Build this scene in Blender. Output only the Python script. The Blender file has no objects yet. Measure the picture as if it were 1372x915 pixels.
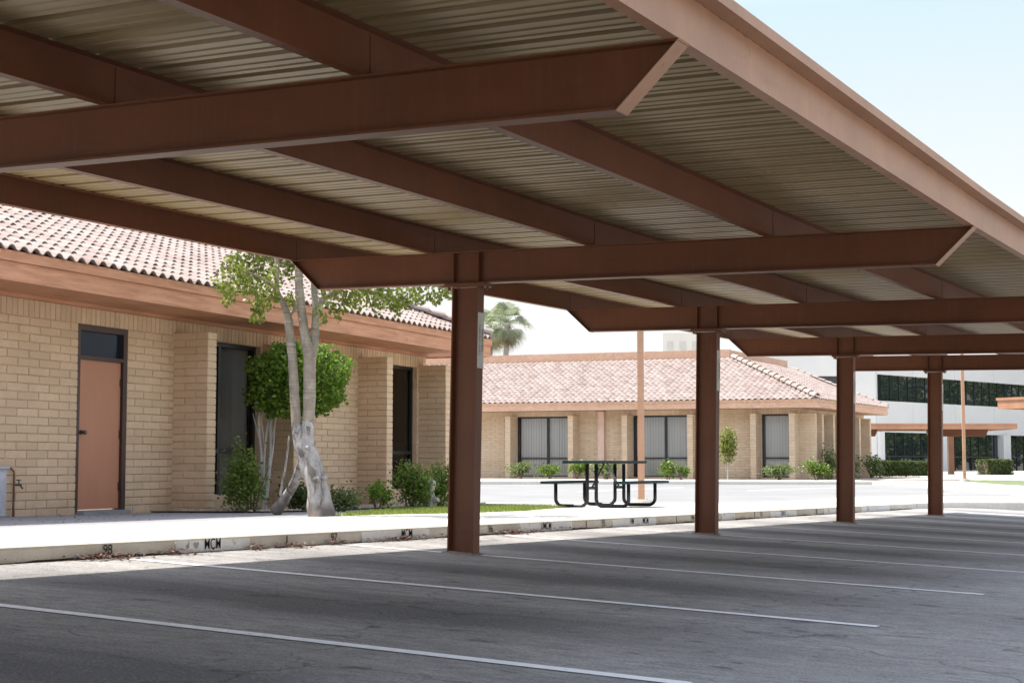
import bpy, bmesh, math, random
from mathutils import Vector, Matrix, noise
R = math.radians
scene = bpy.context.scene
col = scene.collection
rnd = random.Random(7)

# ------------------------------------------------------------------ helpers
class MB:
    """collects vertices and faces, builds ONE mesh object"""
    def __init__(s): s.v = []; s.f = []; s.m = []
    def face(s, pts, mi=0):
        i = len(s.v); s.v += [tuple(p) for p in pts]; s.f.append(tuple(range(i, i + len(pts)))); s.m.append(mi)
    def mesh(s, vs, fs, mi=0):
        i = len(s.v); s.v += [tuple(p) for p in vs]
        for f in fs: s.f.append(tuple(j + i for j in f)); s.m.append(mi)
    def hexa(s, p, mi=0):   # p: 4 bottom, 4 top (ccw from above)
        s.mesh(p, [(3, 2, 1, 0), (4, 5, 6, 7), (0, 1, 5, 4), (1, 2, 6, 5), (2, 3, 7, 6), (3, 0, 4, 7)], mi)
    def box(s, x0, x1, y0, y1, z0, z1, mi=0):
        s.hexa([(x0, y0, z0), (x1, y0, z0), (x1, y1, z0), (x0, y1, z0), (x0, y0, z1), (x1, y0, z1), (x1, y1, z1), (x0, y1, z1)], mi)
    def cyl(s, a, b, ra, rb=None, n=10, mi=0, caps=True):
        rb = ra if rb is None else rb
        a = Vector(a); b = Vector(b); d = (b - a).normalized()
        t = d.cross(Vector((0, 0, 1)) if abs(d.z) < .9 else Vector((1, 0, 0))).normalized(); w = d.cross(t)
        vs = [a + (t * math.cos(k * 2 * math.pi / n) + w * math.sin(k * 2 * math.pi / n)) * ra for k in range(n)]
        vs += [b + (t * math.cos(k * 2 * math.pi / n) + w * math.sin(k * 2 * math.pi / n)) * rb for k in range(n)]
        fs = [(k, (k + 1) % n, n + (k + 1) % n, n + k) for k in range(n)]
        if caps: fs += [tuple(range(n))[::-1], tuple(range(n, 2 * n))]
        s.mesh(vs, fs, mi)
    def tube(s, pts, rads, n=10, mi=0, lump=0.0):
        pts = [Vector(p) for p in pts]; vs = []; fs = []
        if not isinstance(rads, (list, tuple)): rads = [rads] * len(pts)
        t = None
        for i, p in enumerate(pts):
            d = (pts[min(i + 1, len(pts) - 1)] - pts[max(i - 1, 0)]).normalized()
            if t is None:
                t = d.cross(Vector((0, 1, 0)) if abs(d.y) < .9 else Vector((1, 0, 0))).normalized()
            t = (t - d * t.dot(d)).normalized(); w = d.cross(t)
            for k in range(n):
                a = k * 2 * math.pi / n
                q = t * math.cos(a) + w * math.sin(a)
                r = rads[i]
                if lump: r *= 1 + lump * noise.noise((p + q * .3) * 5.0)
                vs.append(p + q * r)
        for i in range(len(pts) - 1):
            for k in range(n):
                fs.append((i * n + k, i * n + (k + 1) % n, (i + 1) * n + (k + 1) % n, (i + 1) * n + k))
        fs += [tuple(range(n))[::-1], tuple(range((len(pts) - 1) * n, len(pts) * n))]
        s.mesh(vs, fs, mi)
    def build(s, name, mats, parent=None, smooth=False, mw=None):
        me = bpy.data.meshes.new(name); me.from_pydata(s.v, [], s.f)
        if not isinstance(mats, (list, tuple)): mats = [mats]
        for m in mats: me.materials.append(m)
        me.polygons.foreach_set('material_index', s.m)
        if smooth: me.polygons.foreach_set('use_smooth', [True] * len(me.polygons))
        me.update()
        o = bpy.data.objects.new(name, me); col.objects.link(o)
        if parent is not None: o.parent = parent
        if mw is not None: o.matrix_world = mw
        return o

def spline(pts, k=5):
    """Catmull-Rom through 3-D points plus a radius as 4th value"""
    out = []
    P = [pts[0]] + list(pts) + [pts[-1]]
    for i in range(1, len(P) - 2):
        for j in range(k):
            t = j / k
            out.append([0.5 * ((2 * P[i][c]) + (-P[i-1][c] + P[i+1][c]) * t + (2*P[i-1][c] - 5*P[i][c] + 4*P[i+1][c] - P[i+2][c]) * t*t
                        + (-P[i-1][c] + 3*P[i][c] - 3*P[i+1][c] + P[i+2][c]) * t**3) for c in range(4)])
    out.append(list(pts[-1]))
    return [p[:3] for p in out], [p[3] for p in out]

def tag(o, label=None, cat=None, group=None, kind=None):
    if label: o['label'] = label
    if cat: o['category'] = cat
    if group: o['group'] = group
    if kind: o['kind'] = kind
    return o
def empty(name, loc=(0, 0, 0), rz=0.0):
    o = bpy.data.objects.new(name, None); col.objects.link(o)
    o.location = loc; o.rotation_euler = (0, 0, rz); o.empty_display_size = .2
    return o
def copy_tree(o, parent=None):
    c = o.copy(); col.objects.link(c)
    if parent is not None: c.parent = parent
    for ch in [x for x in list(bpy.data.objects) if x.parent == o]: copy_tree(ch, c)
    return c

# ------------------------------------------------------------------ materials
def nmat(name):
    m = bpy.data.materials.new(name); m.use_nodes = True
    nt = m.node_tree; b = nt.nodes['Principled BSDF']
    return m, nt, b
def N(nt, t, **kw):
    n = nt.nodes.new(t)
    for k, v in kw.items():
        if k in n.inputs: n.inputs[k].default_value = v
        else: setattr(n, k, v)
    return n
def ramp(nt, src, stops):
    r = nt.nodes.new('ShaderNodeValToRGB'); e = r.color_ramp.elements
    while len(e) < len(stops): e.new(.5)
    for i, (p, c) in enumerate(stops):
        e[i].position = p; e[i].color = (c[0], c[1], c[2], 1) if isinstance(c, (tuple, list)) else (c, c, c, 1)
    nt.links.new(src, r.inputs[0]); return r.outputs[0]
def mixc(nt, fac, a, b, mode='MIX'):
    x = nt.nodes.new('ShaderNodeMix'); x.data_type = 'RGBA'; x.blend_type = mode
    for i, v in ((0, fac), (6, a), (7, b)):
        if hasattr(v, 'node'): nt.links.new(v, x.inputs[i])
        else: x.inputs[i].default_value = v if i == 0 else ((v[0], v[1], v[2], 1))
    return x.outputs[2]
def noise_tex(nt, scale, detail=5, rough=.55, stretch=(1, 1, 1), coord='Object', dist=0.0):
    tc = N(nt, 'ShaderNodeTexCoord'); mp = N(nt, 'ShaderNodeMapping'); mp.inputs['Scale'].default_value = stretch
    nt.links.new(tc.outputs[coord], mp.inputs[0])
    n = N(nt, 'ShaderNodeTexNoise'); n.inputs['Scale'].default_value = scale; n.inputs['Detail'].default_value = detail
    n.inputs['Roughness'].default_value = rough; n.inputs['Distortion'].default_value = dist
    nt.links.new(mp.outputs[0], n.inputs['Vector']); return n.outputs['Fac']
def bump(nt, b, h, strength=.3, dist=.01):
    bp = N(nt, 'ShaderNodeBump'); bp.inputs['Strength'].default_value = strength; bp.inputs['Distance'].default_value = dist
    nt.links.new(h, bp.inputs['Height']); nt.links.new(bp.outputs[0], b.inputs['Normal'])
def simple(name, c, rough=.6, metal=0, var=.15, scale=3, stretch=(1, 1, 1), bmp=0, bscale=60, spec=.5, c2=None):
    m, nt, b = nmat(name)
    f = noise_tex(nt, scale, 6, .6, stretch)
    lo = tuple(x * (1 - var) for x in c); hi = c2 or tuple(min(1, x * (1 + var)) for x in c)
    nt.links.new(ramp(nt, f, [(.3, lo), (.7, hi)]), b.inputs['Base Color'])
    b.inputs['Roughness'].default_value = rough; b.inputs['Metallic'].default_value = metal
    b.inputs['Specular IOR Level'].default_value = spec
    if bmp: bump(nt, b, noise_tex(nt, bscale, 4, .6, stretch), bmp, .01)
    return m

def steel_paint(name, c, dirt=.25):
    m, nt, b = nmat(name)
    f = noise_tex(nt, 1.6, 7, .65); g = noise_tex(nt, 26, 4, .6, (1, 1, .12))
    base = ramp(nt, f, [(.28, tuple(x * .82 for x in c)), (.72, tuple(x * 1.16 for x in c))])
    fade = mixc(nt, ramp(nt, g, [(.52, 0), (.75, dirt)]), base, tuple(min(1, x * 1.25 + .03) for x in c))
    chips = noise_tex(nt, 11, 6, .7); drip = noise_tex(nt, 3.0, 6, .65, (1, 1, 3.5))
    fade = mixc(nt, ramp(nt, drip, [(.56, 0), (.70, .30)]), fade, tuple(x * .55 for x in c))
    fade = mixc(nt, ramp(nt, chips, [(.68, 0), (.71, .7)]), fade, (.10, .045, .025))
    nt.links.new(fade, b.inputs['Base Color'])
    b.inputs['Roughness'].default_value = .5; b.inputs['Specular IOR Level'].default_value = .35
    bump(nt, b, noise_tex(nt, 14, 5, .6), .08, .01)
    return m
M = {}
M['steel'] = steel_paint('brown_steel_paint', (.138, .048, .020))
M['steel_pale'] = steel_paint('pale_steel_paint', (.33, .18, .105))  # lighter copy of the brown paint for outer channel, trims and right end plates
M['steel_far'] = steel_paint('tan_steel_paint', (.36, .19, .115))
M['pole'] = steel_paint('tan_pole_paint', (.42, .24, .15))
M['deck'] = simple('cream_deck_paint', (.245, .175, .078), .45, 0, .14, 1.3, (1, .25, 1), .05, 20)
M['grout'] = simple('column_grout', (.22, .19, .16), .95, 0, .35, 18, bmp=.5, bscale=50)
M['bolt'] = simple('bolt_steel', (.16, .07, .05), .5, .2)

def mottled_concrete(name, c, cracks=True):  # concrete tone mottled and speckled by noise
    m, nt, b = nmat(name)
    f = noise_tex(nt, .7, 8, .65); g = noise_tex(nt, 9, 6, .7); h = noise_tex(nt, 140, 3, .6)
    base = ramp(nt, f, [(.3, tuple(x * .84 for x in c)), (.7, tuple(min(.9, x * 1.1) for x in c))])
    base = mixc(nt, ramp(nt, g, [(.3, .35), (.55, 0)]), base, tuple(x * .62 for x in c))
    base = mixc(nt, ramp(nt, h, [(.35, .3), (.5, 0)]), base, tuple(x * .6 for x in c))
    nt.links.new(base, b.inputs['Base Color']); b.inputs['Roughness'].default_value = .92
    b.inputs['Specular IOR Level'].default_value = .2
    bump(nt, b, h, .25, .004)
    return m
M['concrete'] = mottled_concrete('pavement_concrete', (.60, .565, .505))
M['kerb'] = mottled_concrete('kerb_concrete', (.70, .65, .57))
M['shadecon'] = mottled_concrete('shade_grey_concrete', (.27, .265, .27))  # greyed down: wall-side shade on the building path put into its colour
M['kerbwhite'] = simple('worn_white_kerb_paint', (.62, .64, .66), .8, 0, .12, 6)
def worn(name, paint, under, lo, hi, scale):
    m, nt, b = nmat(name)
    f = noise_tex(nt, scale, 9, .75)
    nt.links.new(mixc(nt, ramp(nt, f, [(lo, 1), (hi, 0)]), paint, under), b.inputs['Base Color'])
    b.inputs['Roughness'].default_value = .85; return m
M['kerbwhite'] = worn('worn_white_kerb_paint', (.80, .81, .82), (.42, .39, .35), .34, .42, 14)
M['stencil'] = worn('black_stencil_paint', (.015, .015, .018), (.30, .28, .25), .33, .40, 40)
M['line'] = worn('white_line_paint', (.80, .80, .80), (.30, .30, .29), .31, .42, 22)

def asphalt():
    m, nt, b = nmat('parking_asphalt')
    tc = N(nt, 'ShaderNodeTexCoord'); sep = N(nt, 'ShaderNodeSeparateXYZ'); nt.links.new(tc.outputs['Object'], sep.inputs[0])
    fine = noise_tex(nt, 75, 6, .8, (.8, 1.3, 1)); mid = noise_tex(nt, 10, 9, .75, (.55, 1.6, 1)); big = noise_tex(nt, .55, 6, .6, (1, 2.0, 1), dist=.6)
    stone = N(nt, 'ShaderNodeTexVoronoi'); stone.inputs['Scale'].default_value = 95; nt.links.new(tc.outputs['Object'], stone.inputs['Vector'])
    base = ramp(nt, big, [(.30, (.28, .265, .256)), (.50, (.38, .363, .350)), (.70, (.46, .442, .425))])
    # oil and tyre darkening down the middle of each parking bay (bays are 2.75 m wide)
    def mth(op, a, bb=None, c=None):
        n = N(nt, 'ShaderNodeMath'); n.operation = op
        for i, v in enumerate((a, bb, c)):
            if v is None: continue
            if hasattr(v, 'node'): nt.links.new(v, n.inputs[i])
            else: n.inputs[i].default_value = v
        return n.outputs[0]
    fr = mth('FRACT', mth('DIVIDE', mth('ADD', sep.outputs[1], 27.21), 2.75))
    cen = mth('ABSOLUTE', mth('SUBTRACT', fr, .5))
    wob = noise_tex(nt, 1.1, 6, .65, (.55, 1.6, 1), dist=1.0)
    band = mth('MULTIPLY', ramp(nt, mth('ADD', cen, mth('MULTIPLY', mth('SUBTRACT', wob, .5), .55)), [(.06, 1), (.30, 0)]),
               ramp(nt, mth('DIVIDE', mth('ADD', sep.outputs[0], 8.2), 7.0), [(.05, 0), (.25, 1), (.62, .9), (.85, 0)]))
    base = mixc(nt, mth('MULTIPLY', band, .85), base, (.07, .067, .070))
    spots = noise_tex(nt, 4.5, 5, .6, (.8, 1.2, 1), dist=.4)
    base = mixc(nt, ramp(nt, spots, [(.60, 0), (.68, .7)]), base, (.07, .068, .069))
    base = mixc(nt, ramp(nt, mid, [(.36, .62), (.58, 0)]), base, (.16, .154, .152))
    base = mixc(nt, ramp(nt, fine, [(.38, .75), (.50, 0)]), base, (.075, .073, .073))
    base = mixc(nt, ramp(nt, fine, [(.53, 0), (.66, .7)]), base, (.42, .41, .39))
    crk = N(nt, 'ShaderNodeTexVoronoi'); crk.feature = 'DISTANCE_TO_EDGE'; crk.inputs['Scale'].default_value = .45
    mp = N(nt, 'ShaderNodeMapping'); mp.inputs['Scale'].default_value = (1, 1, .01)
    wv = N(nt, 'ShaderNodeVectorMath'); wv.operation = 'ADD'
    nz = N(nt, 'ShaderNodeTexNoise'); nz.inputs['Scale'].default_value = 2.2; nz.inputs['Detail'].default_value = 6
    nt.links.new(tc.outputs['Object'], nz.inputs['Vector']); nt.links.new(tc.outputs['Object'], wv.inputs[0]); nt.links.new(nz.outputs['Color'], wv.inputs[1])
    nt.links.new(wv.outputs[0], mp.inputs[0]); nt.links.new(mp.outputs[0], crk.inputs['Vector'])
    base = mixc(nt, ramp(nt, crk.outputs['Distance'], [(.0, .55), (.006, 0)]), base, (.03, .03, .032))
    nt.links.new(base, b.inputs['Base Color']); b.inputs['Roughness'].default_value = .85; b.inputs['Specular IOR Level'].default_value = .3
    bump(nt, b, fine, .9, .010)
    return m
M['asphalt'] = asphalt()
M['drive'] = simple('driveway_asphalt', (.19, .187, .182), .9, 0, .12, .5, bmp=.2, bscale=90)
M['soil'] = simple('dry_ground', (.26, .22, .17), .95, 0, .2, .3)
M['gravel'] = simple('bed_gravel', (.27, .22, .17), .95, 0, .45, 38, bmp=.9, bscale=55)

def brick_mat(name, c, mort):
    m, nt, b = nmat(name)
    geo = N(nt, 'ShaderNodeNewGeometry')
    per = ramp(nt, geo.outputs['Random Per Island'], [(0, tuple(x * .88 for x in c)), (.5, c), (1, (c[0] * 1.05, c[1] * 1.06, c[2] * 1.08))])
    f = noise_tex(nt, 3.5, 7, .7); g = noise_tex(nt, 45, 5, .7)
    per = mixc(nt, ramp(nt, f, [(.35, .38), (.62, 0)]), per, tuple(x * .74 for x in c))
    per = mixc(nt, ramp(nt, g, [(.35, .35), (.5, 0)]), per, tuple(x * .66 for x in c))
    big = noise_tex(nt, .6, 6, .65, (1, 1, .5)); per = mixc(nt, ramp(nt, big, [(.42, .32), (.6, 0)]), per, tuple(x * .7 for x in c))
    tcb = N(nt, 'ShaderNodeTexCoord'); sb = N(nt, 'ShaderNodeSeparateXYZ'); nt.links.new(tcb.outputs['Object'], sb.inputs[0])
    ma = N(nt, 'ShaderNodeMath'); ma.operation = 'MULTIPLY_ADD'; nt.links.new(f, ma.inputs[0]); ma.inputs[1].default_value = .6; nt.links.new(sb.outputs[2], ma.inputs[2])
    mr = N(nt, 'ShaderNodeMapRange'); mr.inputs['From Min'].default_value = -.35; mr.inputs['From Max'].default_value = -.08; mr.inputs['To Min'].default_value = .4; mr.inputs['To Max'].default_value = 0
    nt.links.new(ma.outputs[0], mr.inputs['Value']); per = mixc(nt, mr.outputs[0], per, (.34, .24, .17))   # splash dirt on the lowest courses
    nt.links.new(per, b.inputs['Base Color']); b.inputs['Roughness'].default_value = .9; b.inputs['Specular IOR Level'].default_value = .2
    bump(nt, b, g, .35, .008)
    return m
M['brick'] = brick_mat('slump_block', (.66, .485, .325), None)
M['brick2'] = brick_mat('slump_block_faded', (.60, .47, .335), None)
M['mortar'] = simple('mortar', (.53, .39, .26), .95, 0, .2, 6, bmp=.4, bscale=60)
M['mortar2'] = simple('mortar_faded', (.46, .35, .25), .95, 0, .15, 6)
def wood(name, c):
    m, nt, b = nmat(name)
    f = noise_tex(nt, 2.2, 8, .65, (6, .8, 9)); k = noise_tex(nt, 1.3, 3, .5, (1, 1, 3))
    base = ramp(nt, f, [(.3, tuple(x * .72 for x in c)), (.55, c), (.75, tuple(min(1, x * 1.2 + .03) for x in c))])
    v = N(nt, 'ShaderNodeTexVoronoi'); v.inputs['Scale'].default_value = 2.2
    tc = N(nt, 'ShaderNodeTexCoord'); nt.links.new(tc.outputs['Object'], v.inputs['Vector'])
    base = mixc(nt, ramp(nt, v.outputs['Distance'], [(.03, .75), (.09, 0)]), base, tuple(x * .3 for x in c))
    base = mixc(nt, ramp(nt, k, [(.5, 0), (.75, .4)]), base, tuple(min(1, x * 1.2 + .05) for x in c))
    nt.links.new(base, b.inputs['Base Color']); b.inputs['Roughness'].default_value = .75; b.inputs['Specular IOR Level'].default_value = .25
    bump(nt, b, f, .2, .006)
    return m
M['fascia'] = wood('stained_fascia_board', (.50, .25, .145))
M['fascia2'] = wood('faded_fascia_board', (.52, .33, .23))
def tile_mat():
    m, nt, b = nmat('clay_roof_tile')
    geo = N(nt, 'ShaderNodeNewGeometry')
    per = ramp(nt, geo.outputs['Random Per Island'], [(0, (.255, .19, .165)), (.3, (.30, .235, .205)), (.6, (.32, .26, .23)), (1, (.35, .295, .265))])
    f = noise_tex(nt, 8, 6, .7)
    per = mixc(nt, ramp(nt, f, [(.35, .45), (.6, 0)]), per, (.27, .21, .19))
    nt.links.new(per, b.inputs['Base Color']); b.inputs['Roughness'].default_value = .85; b.inputs['Specular IOR Level'].default_value = .25
    bump(nt, b, f, .2, .006)
    return m
M['tile'] = tile_mat()
M['door'] = simple('terracotta_door_paint', (.42, .185, .105), .5, 0, .08, 2, (1, 1, .4), .05, 30)
M['black'] = simple('black_anodised_frame', (.02, .02, .024), .4, .3, .2)
M['bronze'] = simple('dark_bronze', (.06, .035, .03), .45, .3)
M['knob'] = simple('tarnished_metal', (.12, .11, .10), .35, .9)
M['blind'] = simple('vertical_blind_cloth', (.62, .60, .575), .8, 0, .06, 4, (20, 20, .3))
M['dark'] = simple('unlit_room', (.02, .018, .016), .9)
M['white_panel'] = simple('white_wall_panel', (.50, .50, .49), .7, 0, .05, .4)
M['beige_tower'] = simple('pale_tower_render', (.70, .67, .60), .8, 0, .06, .1)
M['galv'] = simple('grey_cabinet_paint', (.42, .42, .47), .5, .1, .2, 5, bmp=.1)
M['pipe'] = simple('rusty_pipe', (.20, .10, .065), .8, .1, .3, 12)
M['green_metal'] = simple('green_coated_metal', (.012, .032, .034), .4, 0, .2, 8)
M['green_metal'].node_tree.nodes['Principled BSDF'].inputs['Roughness'].default_value = .65
M['green_metal'].node_tree.nodes['Principled BSDF'].inputs['Specular IOR Level'].default_value = .15
M['blackpipe'] = simple('black_coated_pipe', (.012, .013, .016), .35, 0, .2, 8)
M['galvpipe'] = simple('grey_brace', (.16, .17, .17), .4, .6)
M['signwhite'] = simple('weathered_sign_plate', (.62, .62, .58), .55, 0, .12, 20)
M['ink'] = simple('sign_ink', (.03, .03, .03), .6)
def glass(name, tint=(.85, .88, .9)):
    m, nt, b = nmat(name); nt.nodes.remove(b); out = nt.nodes['Material Output']
    fr = N(nt, 'ShaderNodeFresnel'); fr.inputs['IOR'].default_value = 1.6
    g = N(nt, 'ShaderNodeBsdfGlossy'); g.inputs['Roughness'].default_value = .015
    t = N(nt, 'ShaderNodeBsdfTransparent'); t.inputs['Color'].default_value = (*tint, 1)
    mx = N(nt, 'ShaderNodeMixShader'); nt.links.new(fr.outputs[0], mx.inputs[0]); nt.links.new(t.outputs[0], mx.inputs[1]); nt.links.new(g.outputs[0], mx.inputs[2])
    nt.links.new(mx.outputs[0], out.inputs[0]); return m
M['glass'] = glass('tinted_window_glass', (.55, .56, .58)); M['glass_clear'] = glass('window_glass', (.96, .97, .98))
def dark_glass():
    m, nt, b = nmat('dark_reflective_glass')
    b.inputs['Base Color'].default_value = (.012, .016, .02, 1); b.inputs['Roughness'].default_value = .02
    b.inputs['IOR'].default_value = 1.7; return m
M['mirror'] = dark_glass()

def leaf_mat(name, c, trans=.35, var=.35):
    m, nt, b = nmat(name); nt.nodes.remove(b); out = nt.nodes['Material Output']
    geo = N(nt, 'ShaderNodeNewGeometry')
    cc = ramp(nt, geo.outputs['Random Per Island'], [(0, tuple(x * (1 - var) for x in c)), (.6, c), (1, (c[0] * 1.5, c[1] * 1.3, c[2] * 1.1))])
    d = N(nt, 'ShaderNodeBsdfPrincipled'); d.inputs['Roughness'].default_value = .45; nt.links.new(cc, d.inputs['Base Color'])
    d.inputs['Specular IOR Level'].default_value = .3
    t = N(nt, 'ShaderNodeBsdfTranslucent')
    nt.links.new(mixc(nt, .5, cc, (c[0] * 1.5, c[1] * 1.6, c[2] * .6)), t.inputs['Color'])
    mx = N(nt, 'ShaderNodeMixShader'); mx.inputs[0].default_value = trans
    nt.links.new(d.outputs[0], mx.inputs[1]); nt.links.new(t.outputs[0], mx.inputs[2]); nt.links.new(mx.outputs[0], out.inputs[0])
    return m
M['ficus'] = leaf_mat('olive_leaf', (.17, .205, .05), .4)
M['balltree'] = leaf_mat('bright_leaf', (.13, .22, .03), .38, .55)
M['bushleaf'] = leaf_mat('bush_leaf', (.11, .17, .035), .38)
M['paleleaf'] = leaf_mat('pale_bush_leaf', (.13, .17, .07), .35)
M['hedgeleaf'] = leaf_mat('hedge_leaf', (.06, .09, .025), .3)
M['frond'] = leaf_mat('palm_frond', (.20, .24, .16), .35)
M['deadfrond'] = leaf_mat('dry_palm_frond', (.24, .21, .14), .3)
M['grassblade'] = leaf_mat('grass_blade', (.21, .26, .08), .3)
M['litter'] = leaf_mat('dead_leaf', (.13, .06, .035), .1, .7)
def bark_wash():
    m, nt, b = nmat('bark_whitewashed_below')
    tc = N(nt, 'ShaderNodeTexCoord'); sep = N(nt, 'ShaderNodeSeparateXYZ'); nt.links.new(tc.outputs['Object'], sep.inputs[0])
    f = noise_tex(nt, 7, 8, .7, (1, 1, .6)); ring = noise_tex(nt, 4, 4, .6, (.5, .5, 11), dist=.35); w = noise_tex(nt, 4.2, 3, .5, (1, 1, .55), dist=1.6)
    up = ramp(nt, f, [(.3, (.17, .145, .115)), (.55, (.29, .25, .20)), (.75, (.42, .38, .33))])
    up = mixc(nt, ramp(nt, ring, [(.60, 0), (.66, .6)]), up, (.50, .47, .42)); up = mixc(nt, ramp(nt, ring, [(.30, .7), (.38, 0)]), up, (.09, .075, .06))
    lo = ramp(nt, f, [(.3, (.20, .19, .185)), (.5, (.37, .355, .345)), (.7, (.52, .505, .49))])
    v = N(nt, 'ShaderNodeTexVoronoi'); v.feature = 'DISTANCE_TO_EDGE'; v.inputs['Scale'].default_value = 5.5
    mp = N(nt, 'ShaderNodeMapping'); mp.inputs['Scale'].default_value = (1.3, 1.3, .55); ad = N(nt, 'ShaderNodeVectorMath'); ad.operation = 'ADD'
    nz = N(nt, 'ShaderNodeTexNoise'); nz.inputs['Scale'].default_value = 4; nt.links.new(tc.outputs['Object'], nz.inputs['Vector']); nt.links.new(tc.outputs['Object'], ad.inputs[0]); nt.links.new(nz.outputs['Color'], ad.inputs[1])
    nt.links.new(ad.outputs[0], mp.inputs[0]); nt.links.new(mp.outputs[0], v.inputs['Vector'])
    ln = noise_tex(nt, 3.0, 7, .6, (1.5, 1.5, .5), dist=.8); msk = noise_tex(nt, 1.7, 2, .5)
    lo = mixc(nt, mixc(nt, 1.0, ramp(nt, ln, [(.475, 0), (.492, .95), (.508, .95), (.525, 0)]), ramp(nt, msk, [(.45, .2), (.6, 1)]), 'MULTIPLY'), lo, (.06, .05, .045))
    lo = mixc(nt, ramp(nt, w, [(.52, 0), (.60, .85)]), lo, (.13, .11, .095))
    ft = N(nt, 'ShaderNodeMath'); ft.operation = 'ADD'; nt.links.new(sep.outputs[2], ft.inputs[0]); ft.inputs[1].default_value = 0
    base = mixc(nt, ramp(nt, sep.outputs[2], [(.10, .9), (.20, 0)]), lo, (.20, .17, .15))
    m2 = N(nt, 'ShaderNodeMath'); m2.operation = 'MULTIPLY_ADD'; nt.links.new(w, m2.inputs[0]); m2.inputs[1].default_value = .6; nt.links.new(sep.outputs[2], m2.inputs[2])
    base = mixc(nt, ramp(nt, m2.outputs[0], [(1.17, 0), (1.0, 0)]) if False else step_(nt, m2.outputs[0], 1.46), base, up)
    nt.links.new(base, b.inputs['Base Color']); b.inputs['Roughness'].default_value = .85; b.inputs['Specular IOR Level'].default_value = .2
    bump(nt, b, ln, .8, .03); return m
def step_(nt, v, t):
    n = N(nt, 'ShaderNodeMath'); n.operation = 'GREATER_THAN'; nt.links.new(v, n.inputs[0]); n.inputs[1].default_value = t; return n.outputs[0]
def bark(name, c, c2, scars=True):
    m, nt, b = nmat(name)
    f = noise_tex(nt, 6, 8, .7, (1, 1, .5)); g = noise_tex(nt, 5, 5, .7, (.35, .35, 9), dist=.5); w = noise_tex(nt, 3.2, 4, .6, (1, 1, .6), dist=1.5)
    base = ramp(nt, f, [(.3, tuple(x * .6 for x in c)), (.55, c), (.75, c2)])
    base = mixc(nt, ramp(nt, g, [(.30, .7), (.42, 0)]), base, tuple(x * .4 for x in c))
    if scars: base = mixc(nt, ramp(nt, w, [(.58, 0), (.68, .85)]), base, tuple(x * .35 for x in c))
    nt.links.new(base, b.inputs['Base Color']); b.inputs['Roughness'].default_value = .9; b.inputs['Specular IOR Level'].default_value = .2
    bump(nt, b, w, .7, .02)
    return m
M['bark'] = bark('pale_grey_bark', (.27, .235, .20), (.42, .39, .36))
M['bark_wash'] = bark_wash()
M['bark_pale'] = bark('whitish_bark', (.42, .40, .38), (.60, .58, .56), False)
M['palmbark'] = bark('palm_bark', (.34, .31, .27), (.48, .45, .40), False)
M['twig'] = simple('twig', (.14, .10, .075), .9)

# ------------------------------------------------------------------ levels
def lerp_table(T, t):
    if t <= T[0][0]: return T[0][1]
    for (a, b), (c, d) in zip(T, T[1:]):
        if t <= c: return b + (d - b) * (t - a) / (c - a)
    return T[-1][1]
CA, SA = math.cos(R(27.955)), math.sin(R(27.955))
GT = [(-12, -.282), (34, -.792), (42, -.72), (52, -.60), (60, -.55), (90, -.5), (900, -.5)]
def g(x, y): return lerp_table(GT, -SA * x + CA * y)
def zp(x, y):
    xx = min(x, 9.0); yy = min(y, 42)
    return -.674 - .0098 * (yy - 11.17) - .0415 * (xx + 7.7)
def drape(name, poly, zf, off, mat, step=1.0, parent=None):
    bm = bmesh.new(); vs = [bm.verts.new((x, y, 0)) for x, y in poly]; bm.faces.new(vs)
    xs = [p[0] for p in poly]; ys = [p[1] for p in poly]
    for ax, lo, hi in ((0, min(xs), max(xs)), (1, min(ys), max(ys))):
        k = math.floor(lo / step) + 1
        while k * step < hi:
            co = [0, 0, 0]; no = [0, 0, 0]; co[ax] = k * step; no[ax] = 1
            bmesh.ops.bisect_plane(bm, geom=bm.verts[:] + bm.edges[:] + bm.faces[:], plane_co=co, plane_no=no); k += 1
    for v in bm.verts: v.co.z = zf(v.co.x, v.co.y) + off
    bmesh.ops.triangulate(bm, faces=bm.faces[:])
    for f in bm.faces:
        if f.normal.z < 0: f.normal_flip()
    me = bpy.data.meshes.new(name); bm.to_mesh(me); bm.free(); me.materials.append(mat)
    o = bpy.data.objects.new(name, me); col.objects.link(o)
    if parent is not None: o.parent = parent
    return o
ST = 'structure'
# ground sheet out to the horizon
gm = MB()
gx = [-900, -300, -150, -80, -50, -30, -20, -12, -8, -4, 0, 5, 10, 20, 50, 100, 300, 900]
gy = [-900, -300, -100, -30, -12, 0, 6, 12, 18, 24, 30, 36, 42, 50, 58, 66, 80, 120, 200, 400, 1200]
gv = [(x, y, min(g(x, y), zp(max(x, -8), max(min(y, 42), -20))) - .35) for y in gy for x in gx]
nx = len(gx)
gm.mesh(gv, [(j * nx + i, j * nx + i + 1, (j + 1) * nx + i + 1, (j + 1) * nx + i) for j in range(len(gy) - 1) for i in range(nx - 1)])
tag(gm.build('ground', M['soil'], smooth=True), kind=ST)

CURB = [(-7.7, y) for y in [-12, -6, 0, 3, 6, 9, 12, 15, 18, 21, 24, 27, 30, 31.4]] + [(-7.66, 32.4), (-7.5, 33.5), (-7.25, 34.2), (-6.85, 34.75), (-6.3, 35.1), (-5.5, 35.3), (-2, 35.45), (3, 35.5), (12, 35.5)]
tag(drape('parking_lot', [(x, y) for x, y in CURB] + [(40, 35.5), (40, -25), (-7.7, -25)], zp, 0, M['asphalt'], 2.0), kind=ST)
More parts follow.
